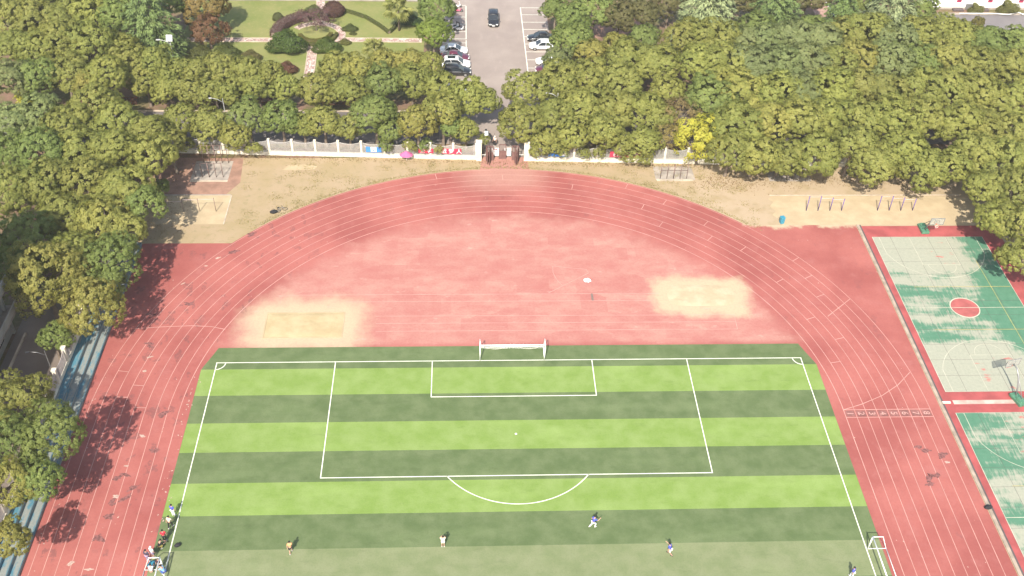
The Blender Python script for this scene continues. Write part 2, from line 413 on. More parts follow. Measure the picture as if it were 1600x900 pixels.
def lane_path(r, a0=0, a1=180, n=110, y_low=-62):
    p = []
    if a0 <= 0: p.append((r, y_low))
    p += arc(0, CY, r, a0, a1, n)
    if a1 >= 180: p.append((-r, y_low))
    return p
for k in range(9):
    MB().strip(lane_path(R0 + LW * k), .055 if k else .07, .009).build('lane_line', M['lane'], track)
for lane, ang in ((6.5, 90.1), (5.5, 77.1), (7.5, 67.7), (4.5, 63.1), (6.5, 60.0), (2.5, 58.0), (5.5, 51.2), (3.5, 48.4), (4.5, 42.3), (3.5, 32.4), (7.5, 34.8), (6.5, 30.5),
                  (5.5, 26.0), (2.5, 22.1), (3.5, 16.1), (1.5, 11.1), (7.5, 102), (6.5, 171), (5.5, 176), (3.5, 178), (4.5, 173.5)):
    k = int(lane); c, s_ = math.cos(math.radians(ang)), math.sin(math.radians(ang))
    MB().strip([((R0 + LW * k) * c, CY + (R0 + LW * k) * s_), ((R0 + LW * (k + 1)) * c, CY + (R0 + LW * (k + 1)) * s_)], .07, .0135).build('lane_tick', M['lane'], track)
MB().strip([(36.3, -8.1), (38.57, -7.3), (41.26, -6.05), (43.58, -4.45), (45.6, -2.5)], .07, .0135).build('curved_start_line', M['lane'], track)
MB().strip([(-43.9, 5.75), (-41.2, 6.0), (-37.52, 6.17), (-35.26, 6.0), (-33.55, 5.5)], .07, .0135).build('curved_start_line', M['lane'], track)
MB().strip([(38.6, 7.0), (42.2, 10.1)], .07, .0135).build('curved_start_line', M['lane'], track)
MB().strip([(36.3, -8.1), (R0 + 8 * LW, -8.1)], .07, .0145).build('start_line', M['lane'], track)
MB().strip([(36.3, -9.22), (R0 + 8 * LW, -9.22)], .06, .0145).build('number_line', M['lane'], track)
pad_m = simple('dark_number_pad', (.20, .085, .075), .9, var=.25, scale=1.5)
for k in range(8):
    x0 = R0 + LW * k
    MB().poly(rect(x0 + .12, x0 + LW - .12, -9.1, -8.24), .0155).build('number_pad', pad_m, track)
    o = link('lane_number', text_mesh('lane_number', str(k + 1), 1.0, M['lane']), track, (x0 + LW / 2 - .02, -8.67, .0195)); o.rotation_euler = (0, 0, -math.pi / 2)
# runways and throwing sector painted inside the bend
for pts in ([(-27.7, 10.0), (-27.75, 11.46), (18.6, 11.4)], [(-19.9, 10.17), (17.6, 10.1)], [(-16.1, 7.6), (27.15, 7.42)], [(-16.0, 6.32), (27.15, 6.2)],
            [(-15.9, 4.97), (27.08, 4.92)], [(27.2, 7.5), (27.1, 4.9)]):
    MB().strip(pts, .055, .0085).build('runway_line', M['lane'], track)
for pts in ([(5.74, 16.69), (9.96, 16.03)], [(9.96, 16.03), (10.19, 15.31), (4.88, 11.58)], [(5.74, 16.69), (5.70, 15.44), (5.95, 14.45), (6.26, 13.71), (6.69, 12.98)]):
    MB().strip(pts, .055, .0085).build('sector_line', M['lane'], track)
MB().poly(rect(10.1, 10.36, 10.14, 11.42), .0125).build('takeoff_board', simple('board_wood', (.16, .12, .10)), track)
random.seed(3)
MB().poly([(9.93 + .5 * math.cos(a) * random.uniform(.7, 1.1), 13.92 + .45 * math.sin(a) * random.uniform(.7, 1.1)) for a in [i * math.pi / 7 for i in range(14)]], .0085).build('lime_spot', M['white'], track)

# torn rubber: ragged dark holes and pale scraps of the layer beneath
tear_m = simple('torn_rubber', (.165, .068, .062), .95, var=.4, scale=4); scrap_m = simple('pale_scrap', (.38, .27, .22), .95, var=.2, scale=5)
random.seed(21)
def ragged(x, y, a, b, rot, z, mat, name):
    n = 16; P = []
    for i in range(n):
        t = 2 * math.pi * i / n; k = random.uniform(.45, 1.15); u, v = a * k * math.cos(t), b * k * math.sin(t)
        P.append((x + u * math.cos(rot) - v * math.sin(rot), y + u * math.sin(rot) + v * math.cos(rot)))
    mb = MB(); mb.add([(x, y, z)] + [(px, py, z) for px, py in P], [(0, 1 + i, 1 + (i + 1) % n) for i in range(n)]); mb.build(name, mat, track)
for i, (x, y) in enumerate([(-41.7, 3.1), (-33.6, 23.2), (-35.1, 19.7), (-38.6, 10.3), (-42.6, 8.0), (-38.0, -7.7), (-37.8, -12.7), (-40.3, -16.0), (-40.1, -19.1), (-39.1, -18.8), (-40.4, -20.8), (-40.5, -23.2), (-38.5, -17.5), (45.5, -14.7), (43.3, -17.6), (42.4, -18.1), (43.2, -13.8)]):
    for q in range(2): ragged(x + random.uniform(-.4, .4), y + random.uniform(-.4, .4), random.uniform(.35, .85), random.uniform(.2, .4), random.uniform(-.5, 1.2), .0165 + .0005 * q, tear_m, 'torn_patch')
for (x, y) in [(-41.3, 1.0), (-40.1, 13.7), (-37.9, 17.1), (-36.7, 18.6), (-39.4, -10.7), (-40.1, -14.7), (-40.2, -18.5), (-41.3, -1.2), (45.3, -15.6), (-42.5, -26.2), (-40.6, -26.9)]:
    ragged(x, y, random.uniform(.2, .5), random.uniform(.12, .25), random.uniform(-.5, .8), .0185, scrap_m, 'pale_scrap')
for i in range(46):
    y = random.uniform(-27, -2); side = random.random() < .7
    ragged(random.gauss(-35.5, .35) if side else -46.3 + random.uniform(0, .9), y, random.uniform(.06, .16), random.uniform(.04, .09), random.uniform(0, 3), .0185, scrap_m, 'pale_scrap')
# long jump pits
def pit(x0, x1, y0, y1, name, label, seed, rounded=0.0, border=True):
    random.seed(seed)
    mb = MB(); n = 40; m = 18
    vs = []; fs = []
    for j in range(m + 1):
        for i in range(n + 1):
            u = i / n; v = j / m; x = x0 + (x1 - x0) * u; y = y0 + (y1 - y0) * v
            e = min(u, 1 - u, v, 1 - v)
            z = .012 + min(1, e * 8) * (.03 + random.uniform(0, .06))
            if rounded:
                cx, cy = (x0 + x1) / 2, (y0 + y1) / 2; dx, dy = (x - cx) / ((x1 - x0) / 2), (y - cy) / ((y1 - y0) / 2)
                k = (abs(dx) ** 4 + abs(dy) ** 4) ** .25; mx = max(abs(dx), abs(dy), 1e-6)
                f = mx / max(k, 1e-6); x = cx + (x - cx) * (1 - rounded + rounded * f); y = cy + (y - cy) * (1 - rounded + rounded * f)
            vs.append((x, y, z))
    for j in range(m):
        for i in range(n):
            a = j * (n + 1) + i; fs.append((a, a + 1, a + n + 2, a + n + 1))
    mb.add(vs, fs)
    o = struct(name, mb, M['sand'] if border else M['sand3'], label, smooth=True)
    if border:
        for (xa, xb, ya, yb) in ((x0 - .14, x0 - .01, y0 - .14, y1 + .14), (x1 + .01, x1 + .14, y0 - .14, y1 + .14), (x0, x1, y0 - .14, y0 - .01), (x0, x1, y1 + .01, y1 + .14)):
            MB().box(((xa + xb) / 2, (ya + yb) / 2, .02), (xb - xa, yb - ya, .05)).build('pit_border', M['sand2'], o)
    return o
pit(-28.9, -19.9, 4.1, 8.2, 'sand_pit', 'rectangular sand pit behind the goal, left of the runways', 5)
pit(19.6, 27.9, 9.0, 12.9, 'sand_pit', 'rounded sand pit at the right end of the runways', 6, 1.0, False)

# ---------------------------------------------------------------- football turf
T = 35.1
turf = struct('football_turf', MB().poly([(-33.75, 2.4), (-T - .02, -1.2), (-T - .02, -62), (T + .02, -62), (T + .02, -1.2), (33.8, 2.35)], .012), M['turf_dark'], 'artificial football turf in light and dark green stripes')
ed = [2.38] + [-1.05 - 4 * k for k in range(0, 16)]
for k in range(len(ed) - 1):
    y1, y0 = ed[k], ed[k + 1]
    mat = M['turf_dark'] if k % 2 == 0 else (M['turf_light'] if k < 7 else M['turf_pale'])
    if k == 0: P = [(-T, y0), (T, y0), (34.95, -.6), (33.75, y1 - .04), (-33.72, y1), (-34.95, -.6)]
    else: P = rect(-T, T, y0, y1)
    MB().poly(P, .016).build('turf_strip', mat, turf)
WL = .105
def tline(pts, w=WL, name='field_line', z=.0205): MB().strip(pts, w, z).build(name, M['line'], turf)
tline([(-33.6, 0), (33.6, 0)], name='goal_line')
tline([(-33.53, -.06), (-33.53, -62)], name='touch_line'); tline([(33.53, -.06), (33.53, -62)], name='touch_line')
def box_lines(hw, d):
    tline([(-hw, -.07), (-hw, -d)], name='area_line'); tline([(hw, -.07), (hw, -d)], name='area_line'); tline([(-hw - WL / 2, -d - WL / 2), (hw + WL / 2, -d - WL / 2)], name='area_line')
box_lines(20.16, 16.5); box_lines(9.16, 5.5)
sp_ = MB(); sp_.poly(arc(0, -11, .13, 0, 337, 15), .0205); sp_.build('penalty_spot', M['line'], turf)
ha = math.degrees(math.asin(7.3 / 9.15))
tline(arc(0, -11, 9.15, -90 - ha, -90 + ha, 40), name='penalty_arc')
tline(arc(-33.53, -.06, 1.0, -90, 0, 10), .11, 'corner_arc'); tline(arc(33.53, -.06, 1.0, 180, 270, 10), .11, 'corner_arc')

# ---------------------------------------------------------------- kerb and drain right of the track
kerb = struct('kerb', MB(), M['kerb'], 'pale concrete kerb with a dark drain slot along the track') if False else None
kb = bpy.data.objects.new('kerb', None)
kmb = MB(); random.seed(11)
kmb.box((47.5, -18.5, .03), (.36, 87.0, .11))
kerb = struct('kerb', kmb, M['kerb2'], 'pale concrete kerb between the running track and the basketball courts')
MB().box((47.82, -18.5, .012), (.17, 87.0, .03)).build('drain_slot', M['drain'], kerb)
bpy.data.objects.remove(kb)
MB().box((48.2, -7.2, .04), (.9, .28, .12)).build('kerb_block', M['cream'], kerb)

# ---------------------------------------------------------------- basketball courts
sur = struct('court_surround', MB().poly(rect(47.92, 66.2, -62, 24.75), .002), M['surround'], 'red painted strip around the green basketball courts')
MB().poly(rect(49.0, 66.0, -7.45, -6.85), .0065).build('walkway_strip', simple('faded_strip', (.46, .30, .25), .9, var=.25, scale=.6), sur)
def court(yc, label, detail=True):
    base = struct('basketball_court', MB().poly(rect(48.66, 63.64, yc - 14, yc + 14), .0035), M['drain'], label)
    nx, ny = 6, 11; dx, dy = 14.98 / nx, 28.0 / ny; sl = MB().box((0, 0, 0), (dx - .035, dy - .035, .02)).mesh('slab', M['court'])
    random.seed(int(yc) + 50)
    for j in range(ny):
        for i in range(nx):
            o = link('slab', sl, base, (48.66 + dx * (i + .5), yc - 14 + dy * (j + .5), .0 + random.uniform(-.0015, .0015)))
    z = .0175
    def ln(pts, w=.07, mat='courtline', zz=z, name='court_line', closed=False): MB().strip(pts, w, zz, closed=closed).build(name, M[mat], base)
    ln(rect(48.7, 63.6, yc - 13.95, yc + 13.95), closed=True)
    ln([(48.75, yc), (63.55, yc)], zz=z + .008)
    MB().poly(arc(56.1, yc, 1.72, 0, 352, 44), z).build('centre_disc', M['courtred'], base)
    ln(arc(56.1, yc, 1.76, 0, 352, 44), .13, zz=z + .004, closed=True)
    for s in (1, -1):
        e = yc + s * 13.95
        aa = math.degrees(math.asin(min(1, 6.5 / 6.75)))
        hoopy = yc + s * 12.4
        ar = arc(56.1, hoopy, 6.75, -90 - aa, -90 + aa, 40) if s > 0 else arc(56.1, hoopy, 6.75, 90 - aa, 90 + aa, 40)
        ln([(ar[0][0], e)] + ar + [(ar[-1][0], e)], .06)
        ln([(53.65, e), (53.65, yc + s * 8.2)], .05, zz=z + .004); ln([(58.55, e), (58.55, yc + s * 8.2)], .05, zz=z + .004); ln([(53.6, yc + s * 8.2), (58.6, yc + s * 8.2)], .05, zz=z + .002)
        fa = arc(56.1, yc + s * 8.2, 1.8, 180, 360, 24) if s > 0 else arc(56.1, yc + s * 8.2, 1.8, 0, 180, 24)
        ln(fa, .05, zz=z + .006)
        ln([(53.0, yc + s * 9.0), (62.6, yc + s * 4.2)] if False else [(51.0, yc + s * 3.9), (63.4, yc + s * 3.9)], .05, 'courtyellow', z + .009, 'badminton_line')
    ln([(60.9, yc - 9), (60.9, yc + 9)], .05, 'courtyellow', z + .011, 'badminton_line')
    return base
court(8.4, 'worn green basketball court with a red centre circle, beside the sand pits')
court(-22.7, 'worn green basketball court cut off by the lower right frame edge')

# ---------------------------------------------------------------- sandy exercise areas, pads
struct('exercise_sand_area', MB().poly([(37.4, 25.06), (47.2, 25.06), (64.5, 24.9), (65, 31.0), (60, 31.5), (37.3, 31.6), (36.6, 30.9), (37.2, 30.2), (36.5, 29.2), (37.1, 28.1), (36.4, 27.3), (37.2, 26.2)], -.003), M['sand2'], 'pale sand area under the purple horizontal bars')
struct('exercise_sand_area', MB().poly(rect(-46.6, -37.3, 25.6, 32.0), -.003), M['sand2'], 'pale sand area under the low bars at the left')
MB().box((50.5, 31.75, .0), (27.0, .16, .07)).build('edging', M['kerb'], earth)
MB().box((-41.9, 32.1, .0), (9.2, .18, .07)).build('edging', M['concrete'], earth)
MB().box((-37.2, 28.8, .0), (.16, 6.4, .05)).build('edging', M['kerb'], earth)
struct('bare_soil', MB().poly([(-49, 32.2), (-38, 32.2), (-36.5, 35), (-37.0, 40.9), (-49, 41.2)], -.004), M['soil_red'], 'reddish bare soil around the climbing frames')
struct('concrete_pad', MB().poly(rect(-43.5, -38.3, 35.3, 40.2), .001), M['concrete'], 'concrete pad under the climbing frames at the left')
MB().box((-40.9, 35.35, .01), (5.2, .35, .05)).build('pad_edge', M['kerb'], bpy.data.objects['concrete_pad'])
struct('concrete_pad', MB().poly(rect(21.6, 27.2, 35.4, 38.8), .001), M['concrete'], 'concrete pad under the climbing frame beside the yellow tree')
MB().box((24.3, 35.4, .01), (5.2, .4, .05)).build('pad_edge', M['kerb'], bpy.data.objects['concrete_pad.001'])
struct('concrete_pad', MB().poly(rect(37.8, 43.8, 35.1, 38.4), .001), M['concrete'], 'concrete pad under the frame at the wood edge')
struct('gravel_patch', MB().poly([(-31.2, 38.0), (-29, 37.9), (-26.6, 38.2), (-26.3, 38.9), (-28.0, 39.4), (-30.4, 39.2)], -.003), M['sand2'], 'small patch of pale gravel near the fence')

# ---------------------------------------------------------------- road, avenue, garden
struct('road', MB().poly(rect(-95, 95, 44.6, 53.4), -.012), M['asphalt'], 'grey road running behind the white fence')
av = struct('avenue', MB().poly([(-9.2, 44.6), (9.2, 44.6), (9.2, 130), (-9.2, 130)], -.008), M['avenue'], 'wide pale avenue with parking bays on both sides')
struct('gate_path', MB().poly(rect(-4.2, 4.2, 40.9, 44.8), -.004), M['avenue'], 'paved gate passage between track and road')
for x in (-5.12, 4.75): MB().strip([(x, 62.5), (x, 76.2)] if x < 0 else [(x + .2, 62), (x - .15, 88.5)], .14, -.003).build('bay_line', M['line'], av)
MB().strip([(-5.12, 76.6), (-5.12, 89)], .14, -.003).build('bay_line', M['line'], av)
for y in (63.0, 65.6, 68.2, 70.8, 73.4, 75.3, 76.7, 79.3, 82.0, 84.7, 89.2): MB().strip([(-9.0, y), (-5.2, y)], .12, -.0025).build('bay_line', M['line'], av)
for y in (64.2, 66.9, 69.6, 72.3, 75.0, 77.6, 80.2, 82.9, 85.7, 88.4): MB().strip([(4.75, y), (9.0, y)], .12, -.0025).build('bay_line', M['line'], av)
kn = struct('road_kerb', MB().box((-52, 53.55, .03), (85.5, .25, .16)), M['kerb'], 'white kerb on the far side of the road')
MB().box((52, 53.55, .03), (85.5, .25, .16)).build('road_kerb_stretch', M['kerb'], kn)
lawn = struct('lawn', MB().poly(rect(-53, -12.2, 61, 90.6), -.014), M['lawn'], 'short lawn of the garden beside the avenue')
struct('terrace', MB().poly(rect(-60, -12, 90.7, 97), -.010), M['concrete'], 'grey paved strip at the back of the garden')
def path(pts, w, label, mat='mosaic'):
    o = struct('garden_path', MB().strip(pts, w, .004), M[mat], label)
    P = [Vector(p) for p in pts]
    for s in (1, -1):
        q = []
        for i in range(len(P)):
            t = (P[min(i + 1, len(P) - 1)] - P[max(i - 1, 0)]).normalized(); q.append((P[i].x - t.y * s * w / 2, P[i].y + t.x * s * w / 2))
        mb = MB()
        for i in range(len(q) - 1):
            (xa, ya), (xb, yb) = q[i], q[i + 1]
            mb.box(((xa + xb) / 2, (ya + yb) / 2, .02), (math.hypot(xb - xa, yb - ya) + .02, .16, .1), math.atan2(yb - ya, xb - xa))
        mb.build('path_edging', M['kerb'], o)
    return o
GX, GY = -30.6, 77.6
path([(-52, 76.0), (-37.4, 76.0)], 1.3, 'straight mosaic garden path left of the round bed')
path([(-25.9, 76.2), (-12.6, 76.05)], 1.3, 'straight mosaic garden path right of the round bed')
path([(-30.3, 60.5), (-30.35, 66), (-30.6, 71.5), (-30.9, 73.2)], 1.5, 'mosaic path leading from the round bed towards the road')
path([(-30.3, 82.3), (-30.6, 86), (-31.2, 91)], 1.4, 'mosaic path leaving the round bed to the back')
path(arc(GX, GY, 4.35, 205, 505, 60), 1.15, 'ring shaped mosaic path around the round bed')
struct('side_road', MB().poly([(70, 80.5), (84, 80.5), (92, 78), (140, 72), (140, 86.6), (70, 86.6)], -.01), M['sideroad'], 'dark asphalt yard in front of the white building')
MB().box((100, 86.75, .1), (60, .3, .3)).build('yard_kerb', M['concrete'], bpy.data.objects['side_road'])
struct('brick_path', MB().poly([(57.5, 80), (60.5, 80), (61.2, 95), (57.8, 95)], -.01), M['brick'], 'brick path between the conifers at the top right')
MB().box((60.8, 87, .08), (.2, 14, .25)).build('path_edging', M['white'], bpy.data.objects['brick_path'])
struct('bare_clearing', MB().poly([(15.5, 76.5), (21, 78), (27, 81), (26, 84.5), (18, 83.5)], -.012), M['soil_red'], 'reddish soil clearing among the trees right of the avenue')
struct('campus_path', MB().poly(rect(-57.5, -50.0, -62, 13), -.009), M['path'], 'brown paved path behind the bleacher wall')

# added scattering volume, washes out contrast like lens glare
tz = bpy.data.materials.new('veil_volume'); tz.use_nodes = True; _n = tz.node_tree.nodes; _n.clear()
_o = _n.new('ShaderNodeOutputMaterial'); _v = _n.new('ShaderNodeVolumePrincipled'); tz.node_tree.links.new(_v.outputs[0], _o.inputs['Volume'])
_v.inputs['Color'].default_value = (.96, .95, .92, 1); _v.inputs['Density'].default_value = .00021; _v.inputs['Anisotropy'].default_value = .0
veil = MB().box((0, 100, 47), (900, 900, 96.2)).build('veil', tz); tag(veil, 'added thin haze in the air over the sports ground', None, None, 'stuff')
# ================================================================ bleachers, walls, fences, gate, buildings
bl = thing('bleachers', 'blue and grey concrete bleachers along the left edge of the track', 'bleachers', (-46.8, -20, 0))
Y0, Y1 = -62 + 20, 21.4 + 20
for i, (xa, xb, h) in enumerate(((0, -.82, .38), (-.82, -1.64, .78), (-1.64, -2.62, 1.18))):
    MB().box(((xa + xb) / 2, (Y0 + Y1) / 2, h / 2), (abs(xb - xa) - .004, Y1 - Y0, h)).build('step', M['bleacher'], bl, bevel=.02)
    MB().box((xa - .06, (Y0 + Y1) / 2, h + .008), (.09, Y1 - Y0 - .01, .012)).build('edge_strip', simple('edge_strip_%d' % i, (.06, .13, .16), .8), bl)  # dark blue strip along the front edge of each step
MB().box((-2.74, (Y0 + Y1) / 2, .77), (.22, Y1 - Y0, 1.54)).build('back_wall', M['cream'], bl)

def fence(p0, p1, name, label, n, base_h=.55, post_h=2.6, top=2.45, sag=.38, mat='picket', z0=0.0, post=.26, has_base=True):
    p0 = Vector(p0); p1 = Vector(p1); d = p1 - p0; L = d.length; a = math.atan2(d.y, d.x)
    f = thing(name, label, 'fence', (p0.x, p0.y, z0), a)
    if has_base: MB().box((L / 2, 0, base_h / 2), (L, .3, base_h)).build('base_wall', M['cream'], f)
    s = L / n
    pm = MB().box((0, 0, post_h / 2), (post, post, post_h)).box((0, 0, post_h + .03), (post + .1, post + .1, .08)).mesh('post', M['cream'])
    for i in range(n + 1): link('post', pm, f, (s * i, 0, 0))
    mb = MB(); m = int((s - post) / .13)
    tops = []
    for k in range(m):
        x = post / 2 + (s - post) * (k + .5) / m; u = 2 * x / s - 1; tz = top - sag * (1 - u * u)
        mb.box((x, 0, (base_h + tz) / 2), (.06, .03, tz - base_h)); tops.append((x, 0, tz + .02))
    mb.tube(tops, .035, 5); mb.box((s / 2, 0, base_h + .14), (s - post, .05, .06))
    pan = mb.mesh('picket_panel', M[mat])
    for i in range(n): link('picket_panel', pan, f, (s * i, 0, 0))
    return f
fence((-53.0, 42.65), (-3.75, 40.62), 'picket_fence', 'white picket fence with dipped tops left of the red brown gate', 15)
fence((3.75, 40.32), (62.5, 38.4), 'picket_fence', 'white picket fence with dipped tops right of the red brown gate', 18)
fence((-49.54, -62.1), (-49.54, 19.5), 'picket_fence', 'grey dipped picket fence with cream posts above the bleachers', 24, base_h=.08, post_h=2.0, top=1.9, sag=.45, mat='mesh', z0=1.541, post=.40, has_base=False)

# gate
gt = thing('school_gate', 'red brown metal gate standing open between cream pillars', 'gate', (0, 40.45, 0))
for x in (-3.35, 3.45): MB().box((x, 0, 1.55), (.72, .62, 3.1)).box((x, 0, 3.14), (.9, .8, .14)).build('pillar', M['cream'], gt, bevel=.02)
def leaf_panel(w, h):
    mb = MB(); mb.box((w / 2, 0, .12), (w, .06, .1)).box((w / 2, 0, h - .05), (w, .06, .1)).box((w / 2, 0, h * .55), (w, .05, .08))
    mb.box((.04, 0, h / 2), (.08, .07, h)).box((w - .04, 0, h / 2), (.08, .07, h)).box((w / 2, 0, h * .28), (w - .1, .02, h * .5))
    for k in range(7): mb.box((w * (k + 1) / 8, 0, h * .5), (.035, .035, h - .2))
    for k in range(5): mb.tube([(w * (k + 1) / 6, 0, h), (w * (k + 1) / 6, 0, h + .18)], [.03, .005], 5)
    return mb.mesh('gate_leaf', M['gate'])
lp = leaf_panel(1.05, 2.5)
for (x, y, r) in ((-2.35, -.1, -78), (-1.72, -.35, -100), (-2.3, -.05, -8), (2.35, -.1, -102), (1.75, -.35, -80), (1.35, -.05, -6), (-.5, .25, 0)):
    link('gate_leaf', lp, gt, (x, y, 0), math.radians(r))
MB().tube([(-2.95, 0, .9), (-2.3, 0, .9)], .03, 6).build('crossbar', M['white'], gt); MB().tube([(2.4, 0, .9), (3.05, 0, .9)], .03, 6).build('crossbar', M['white'], gt)
for i, (x, lab) in enumerate(((-.98, 'white notice board on legs left of the gate middle'), (.78, 'white notice board on legs right of the gate middle'))):
    nb = thing('notice_board', lab, 'notice board', (x, 41.15, 0), 0, 'notice boards in the gateway')
    MB().box((0, 0, .95), (.98, .06, 1.3)).build('panel', M['white'], nb)
    if i == 0: MB().box((.12, -.04, 1.35), (.3, .01, .28)).box((-.25, -.04, 1.4), (.2, .01, .3)).box((.0, -.04, 1.02), (.85, .01, .04)).build('print', simple('notice_print_red', (.35, .18, .18)), nb)
    else: MB().box((.05, -.04, 1.3), (.6, .01, .35)).box((.0, -.04, .98), (.85, .01, .04)).build('print', simple('notice_print_green', (.38, .46, .40)), nb)
    for s in (-1, 1): MB().tube([(s * .42, .1, 0), (s * .42, .02, 1.6)], .025, 6).build('leg', M['steel'], nb)

# banners hung on the fence (fence line y = 40.47 - .038 x)
def fy(x): return 40.465 - .0412 * (x + 0) if x < 0 else 40.44 - .0327 * x
def banner(x0, x1, z0, z1, mat, body, label, group, size):
    xc = (x0 + x1) / 2; b = thing('banner', label, 'banner', (xc, fy(xc) - .19, z0), math.atan2(fy(x1) - fy(x0), x1 - x0), group)
    n = 12; mb = MB(); vs = []; w = x1 - x0; random.seed(int(x0 * 7))
    for i in range(n + 1):
        x = -w / 2 + w * i / n; y = .02 * math.sin(i * 1.3); vs += [(x, y, .03 * math.sin(i * .8)), (x, y, z1 - z0 - .04 * math.sin(math.pi * i / n)), (x, y + .02, z1 - z0 - .04 * math.sin(math.pi * i / n)), (x, y + .02, .03 * math.sin(i * .8))]
    fs = []
    for i in range(n):
        for k in range(4): a = 4 * i + k; c = 4 * i + (k + 1) % 4; fs.append((a, c, c + 4, a + 4))
    mb.add(vs, fs); mb.build('cloth', M[mat], b)
    for s in (-1, 1): MB().tube([(s * w / 2, .02, z1 - z0), (s * (w / 2 + .25), .12, z1 - z0 + .1)], .012, 5).build('cord', M['white'], b)
    if body:
        me = text_mesh('lettering', body, size, M['letter'], .006); o = link('lettering', me, b, (0, -.045, (z1 - z0) * .5)); o.rotation_euler = (math.pi / 2, 0, 0)
    return b
banner(-19.5, -17.3, .95, 1.85, 'bannerblue', '\u56ed', 'blue banner with white lettering on the fence left of the gate', 'banners on the fence', .95)
banner(-12.0, -9.9, 1.0, 1.75, 'bannerred', '\u7231 \u5b66', 'short red banner half hidden by shrubs left of the gate', 'banners on the fence', .7)
banner(-8.7, -5.9, .95, 1.85, 'bannerred', '\u6218 \u68a6 \u4eba', 'red banner with three white characters nearest the gate on its left', 'banners on the fence', .85)
banner(15.4, 19.9, .95, 1.9, 'bannerred', '\u6821\u56ed \u6587\u660e', 'long red banner half behind foliage right of the gate', 'banners on the fence', .85)
banner(6.6, 9.2, .9, 1.8, 'bannerblue', None, 'blue and white banner on the fence right of the gate', 'banners on the fence', .8)
MB().box((.9, -.04, .42), (.8, .012, .5)).build('white_panel', M['letter'], bpy.data.objects['banner.004'])
# pink parasol leaning on the fence
pu = thing('parasol', 'pink parasol opened against the white fence', 'parasol', (-13.75, 40.35, -.15))
mb = MB(); n = 10
ap = (0, .1, 1.75); vs = [ap] + [(1.0 * math.cos(2 * math.pi * k / n), .05 + .75 * math.sin(2 * math.pi * k / n), 1.05 + .04 * (k % 2)) for k in range(n)]
mb.add(vs, [(0, 1 + k, 1 + (k + 1) % n) for k in range(n)]); mb.build('canopy', M['pink'], pu)
MB().tube([(0, .05, 0), (0, .1, 1.85)], .02, 6).build('pole', M['white'], pu)
for k in range(0, n, 2): MB().tube([(0, .1, 1.7), vs[1 + k]], .008, 4).build('rib', M['steel'], pu)

# ---------------------------------------------------------------- school building at the left edge
sb = thing('school_building', 'grey building with a long balcony slab at the left edge', 'building', (-57.9, -28, 0))
MB().box((-6.0, 0, 10.0), (12, 67, 20.0)).build('wall', M['bwall'], sb)
MB().box((.7, 0, 3.45), (1.4, 68.0, .3)).build('balcony', M['concrete'], sb)
MB().box((1.3, 0, 4.05), (.14, 67.9, .9)).build('balcony_parapet', M['bwall'], sb)
MB().box((.7, 0, 7.2), (1.4, 68.0, .3)).build('balcony', M['concrete'], sb)
MB().box((1.3, 0, 7.8), (.14, 67.9, .9)).build('balcony_parapet', M['bwall'], sb)
for zf in (10.9, 14.6):
    MB().box((.7, 0, zf), (1.4, 68.0, .3)).build('balcony', M['concrete'], sb)
    MB().box((1.3, 0, zf + .6), (.14, 67.9, .9)).build('balcony_parapet', M['bwall'], sb)
MB().box((-5.7, 0, 20.15), (13.2, 68.4, .3)).build('roof', M['concrete'], sb)
for k in range(18):
    y = -31 + k * 3.6
    for z in (1.7, 5.3, 9.0, 12.7, 16.4):
        w = MB().box((.02, y, z), (.08, 1.7, 1.5)).build('window', M['steel'], sb); MB().box((.07, y - .41, z), (.03, .74, 1.3)).box((.07, y + .41, z), (.03, .74, 1.3)).build('pane', M['glass'], w)
for y in (33.2, 22, 11, 0, -11, -22): MB().box((.15, y, 9.95), (.3, .4, 19.9)).build('pier', M['bwall'], sb)
for (y, z) in ((31.5, 4.75), (28, 4.8)):
    pass
MB().box((1.55, 3, .1), (.25, 60, .22)).build('plinth_kerb', M['kerb'], sb)

# ---------------------------------------------------------------- white building, top right
wb = thing('hall_building', 'bright white building with dark red windows at the top right', 'building', (100, 88.8, 0))
MB().box((2, 6, 6), (44, 12, 12)).build('wall', M['whitewall'], wb)
MB().box((2, -.03, .2), (44, .1, .4)).build('plinth', M['concrete'], wb)
MB().box((2, 6, 12.15), (45, 13, .3)).build('roof', M['concrete'], wb)
for k in range(7):
    for z in (2.35, 6.2, 9.9):
        w = MB().box((-15.6 + k * 5.75, -.03, z), (.85, .14, 1.9)).build('window', M['winred'], wb); MB().box((-15.6 + k * 5.75, -.11, z + .15), (.6, .03, 1.35)).build('pane', M['glass'], w)
MB().box((-13.6, -.1, .55), (1.1, .12, 1.1)).build('service_door', M['steel'], wb)
for x0, x1 in ((-16.5, -14.6), (-12.8, -9.9)): MB().box(((x0 + x1) / 2, -.5, .15), (x1 - x0, .8, .3)).build('planter', M['drain'], wb)
hp = tag(MB().tube([(84, 86.55, .32), (90, 86.5, .35), (93, 86.2, .3), (95, 86.8, .45), (97, 85, .12), (99, 82, .06)], .07, 6).build('hose', M['white'], smooth=True), 'white hose lying over the yard kerb by the white building', 'hose')
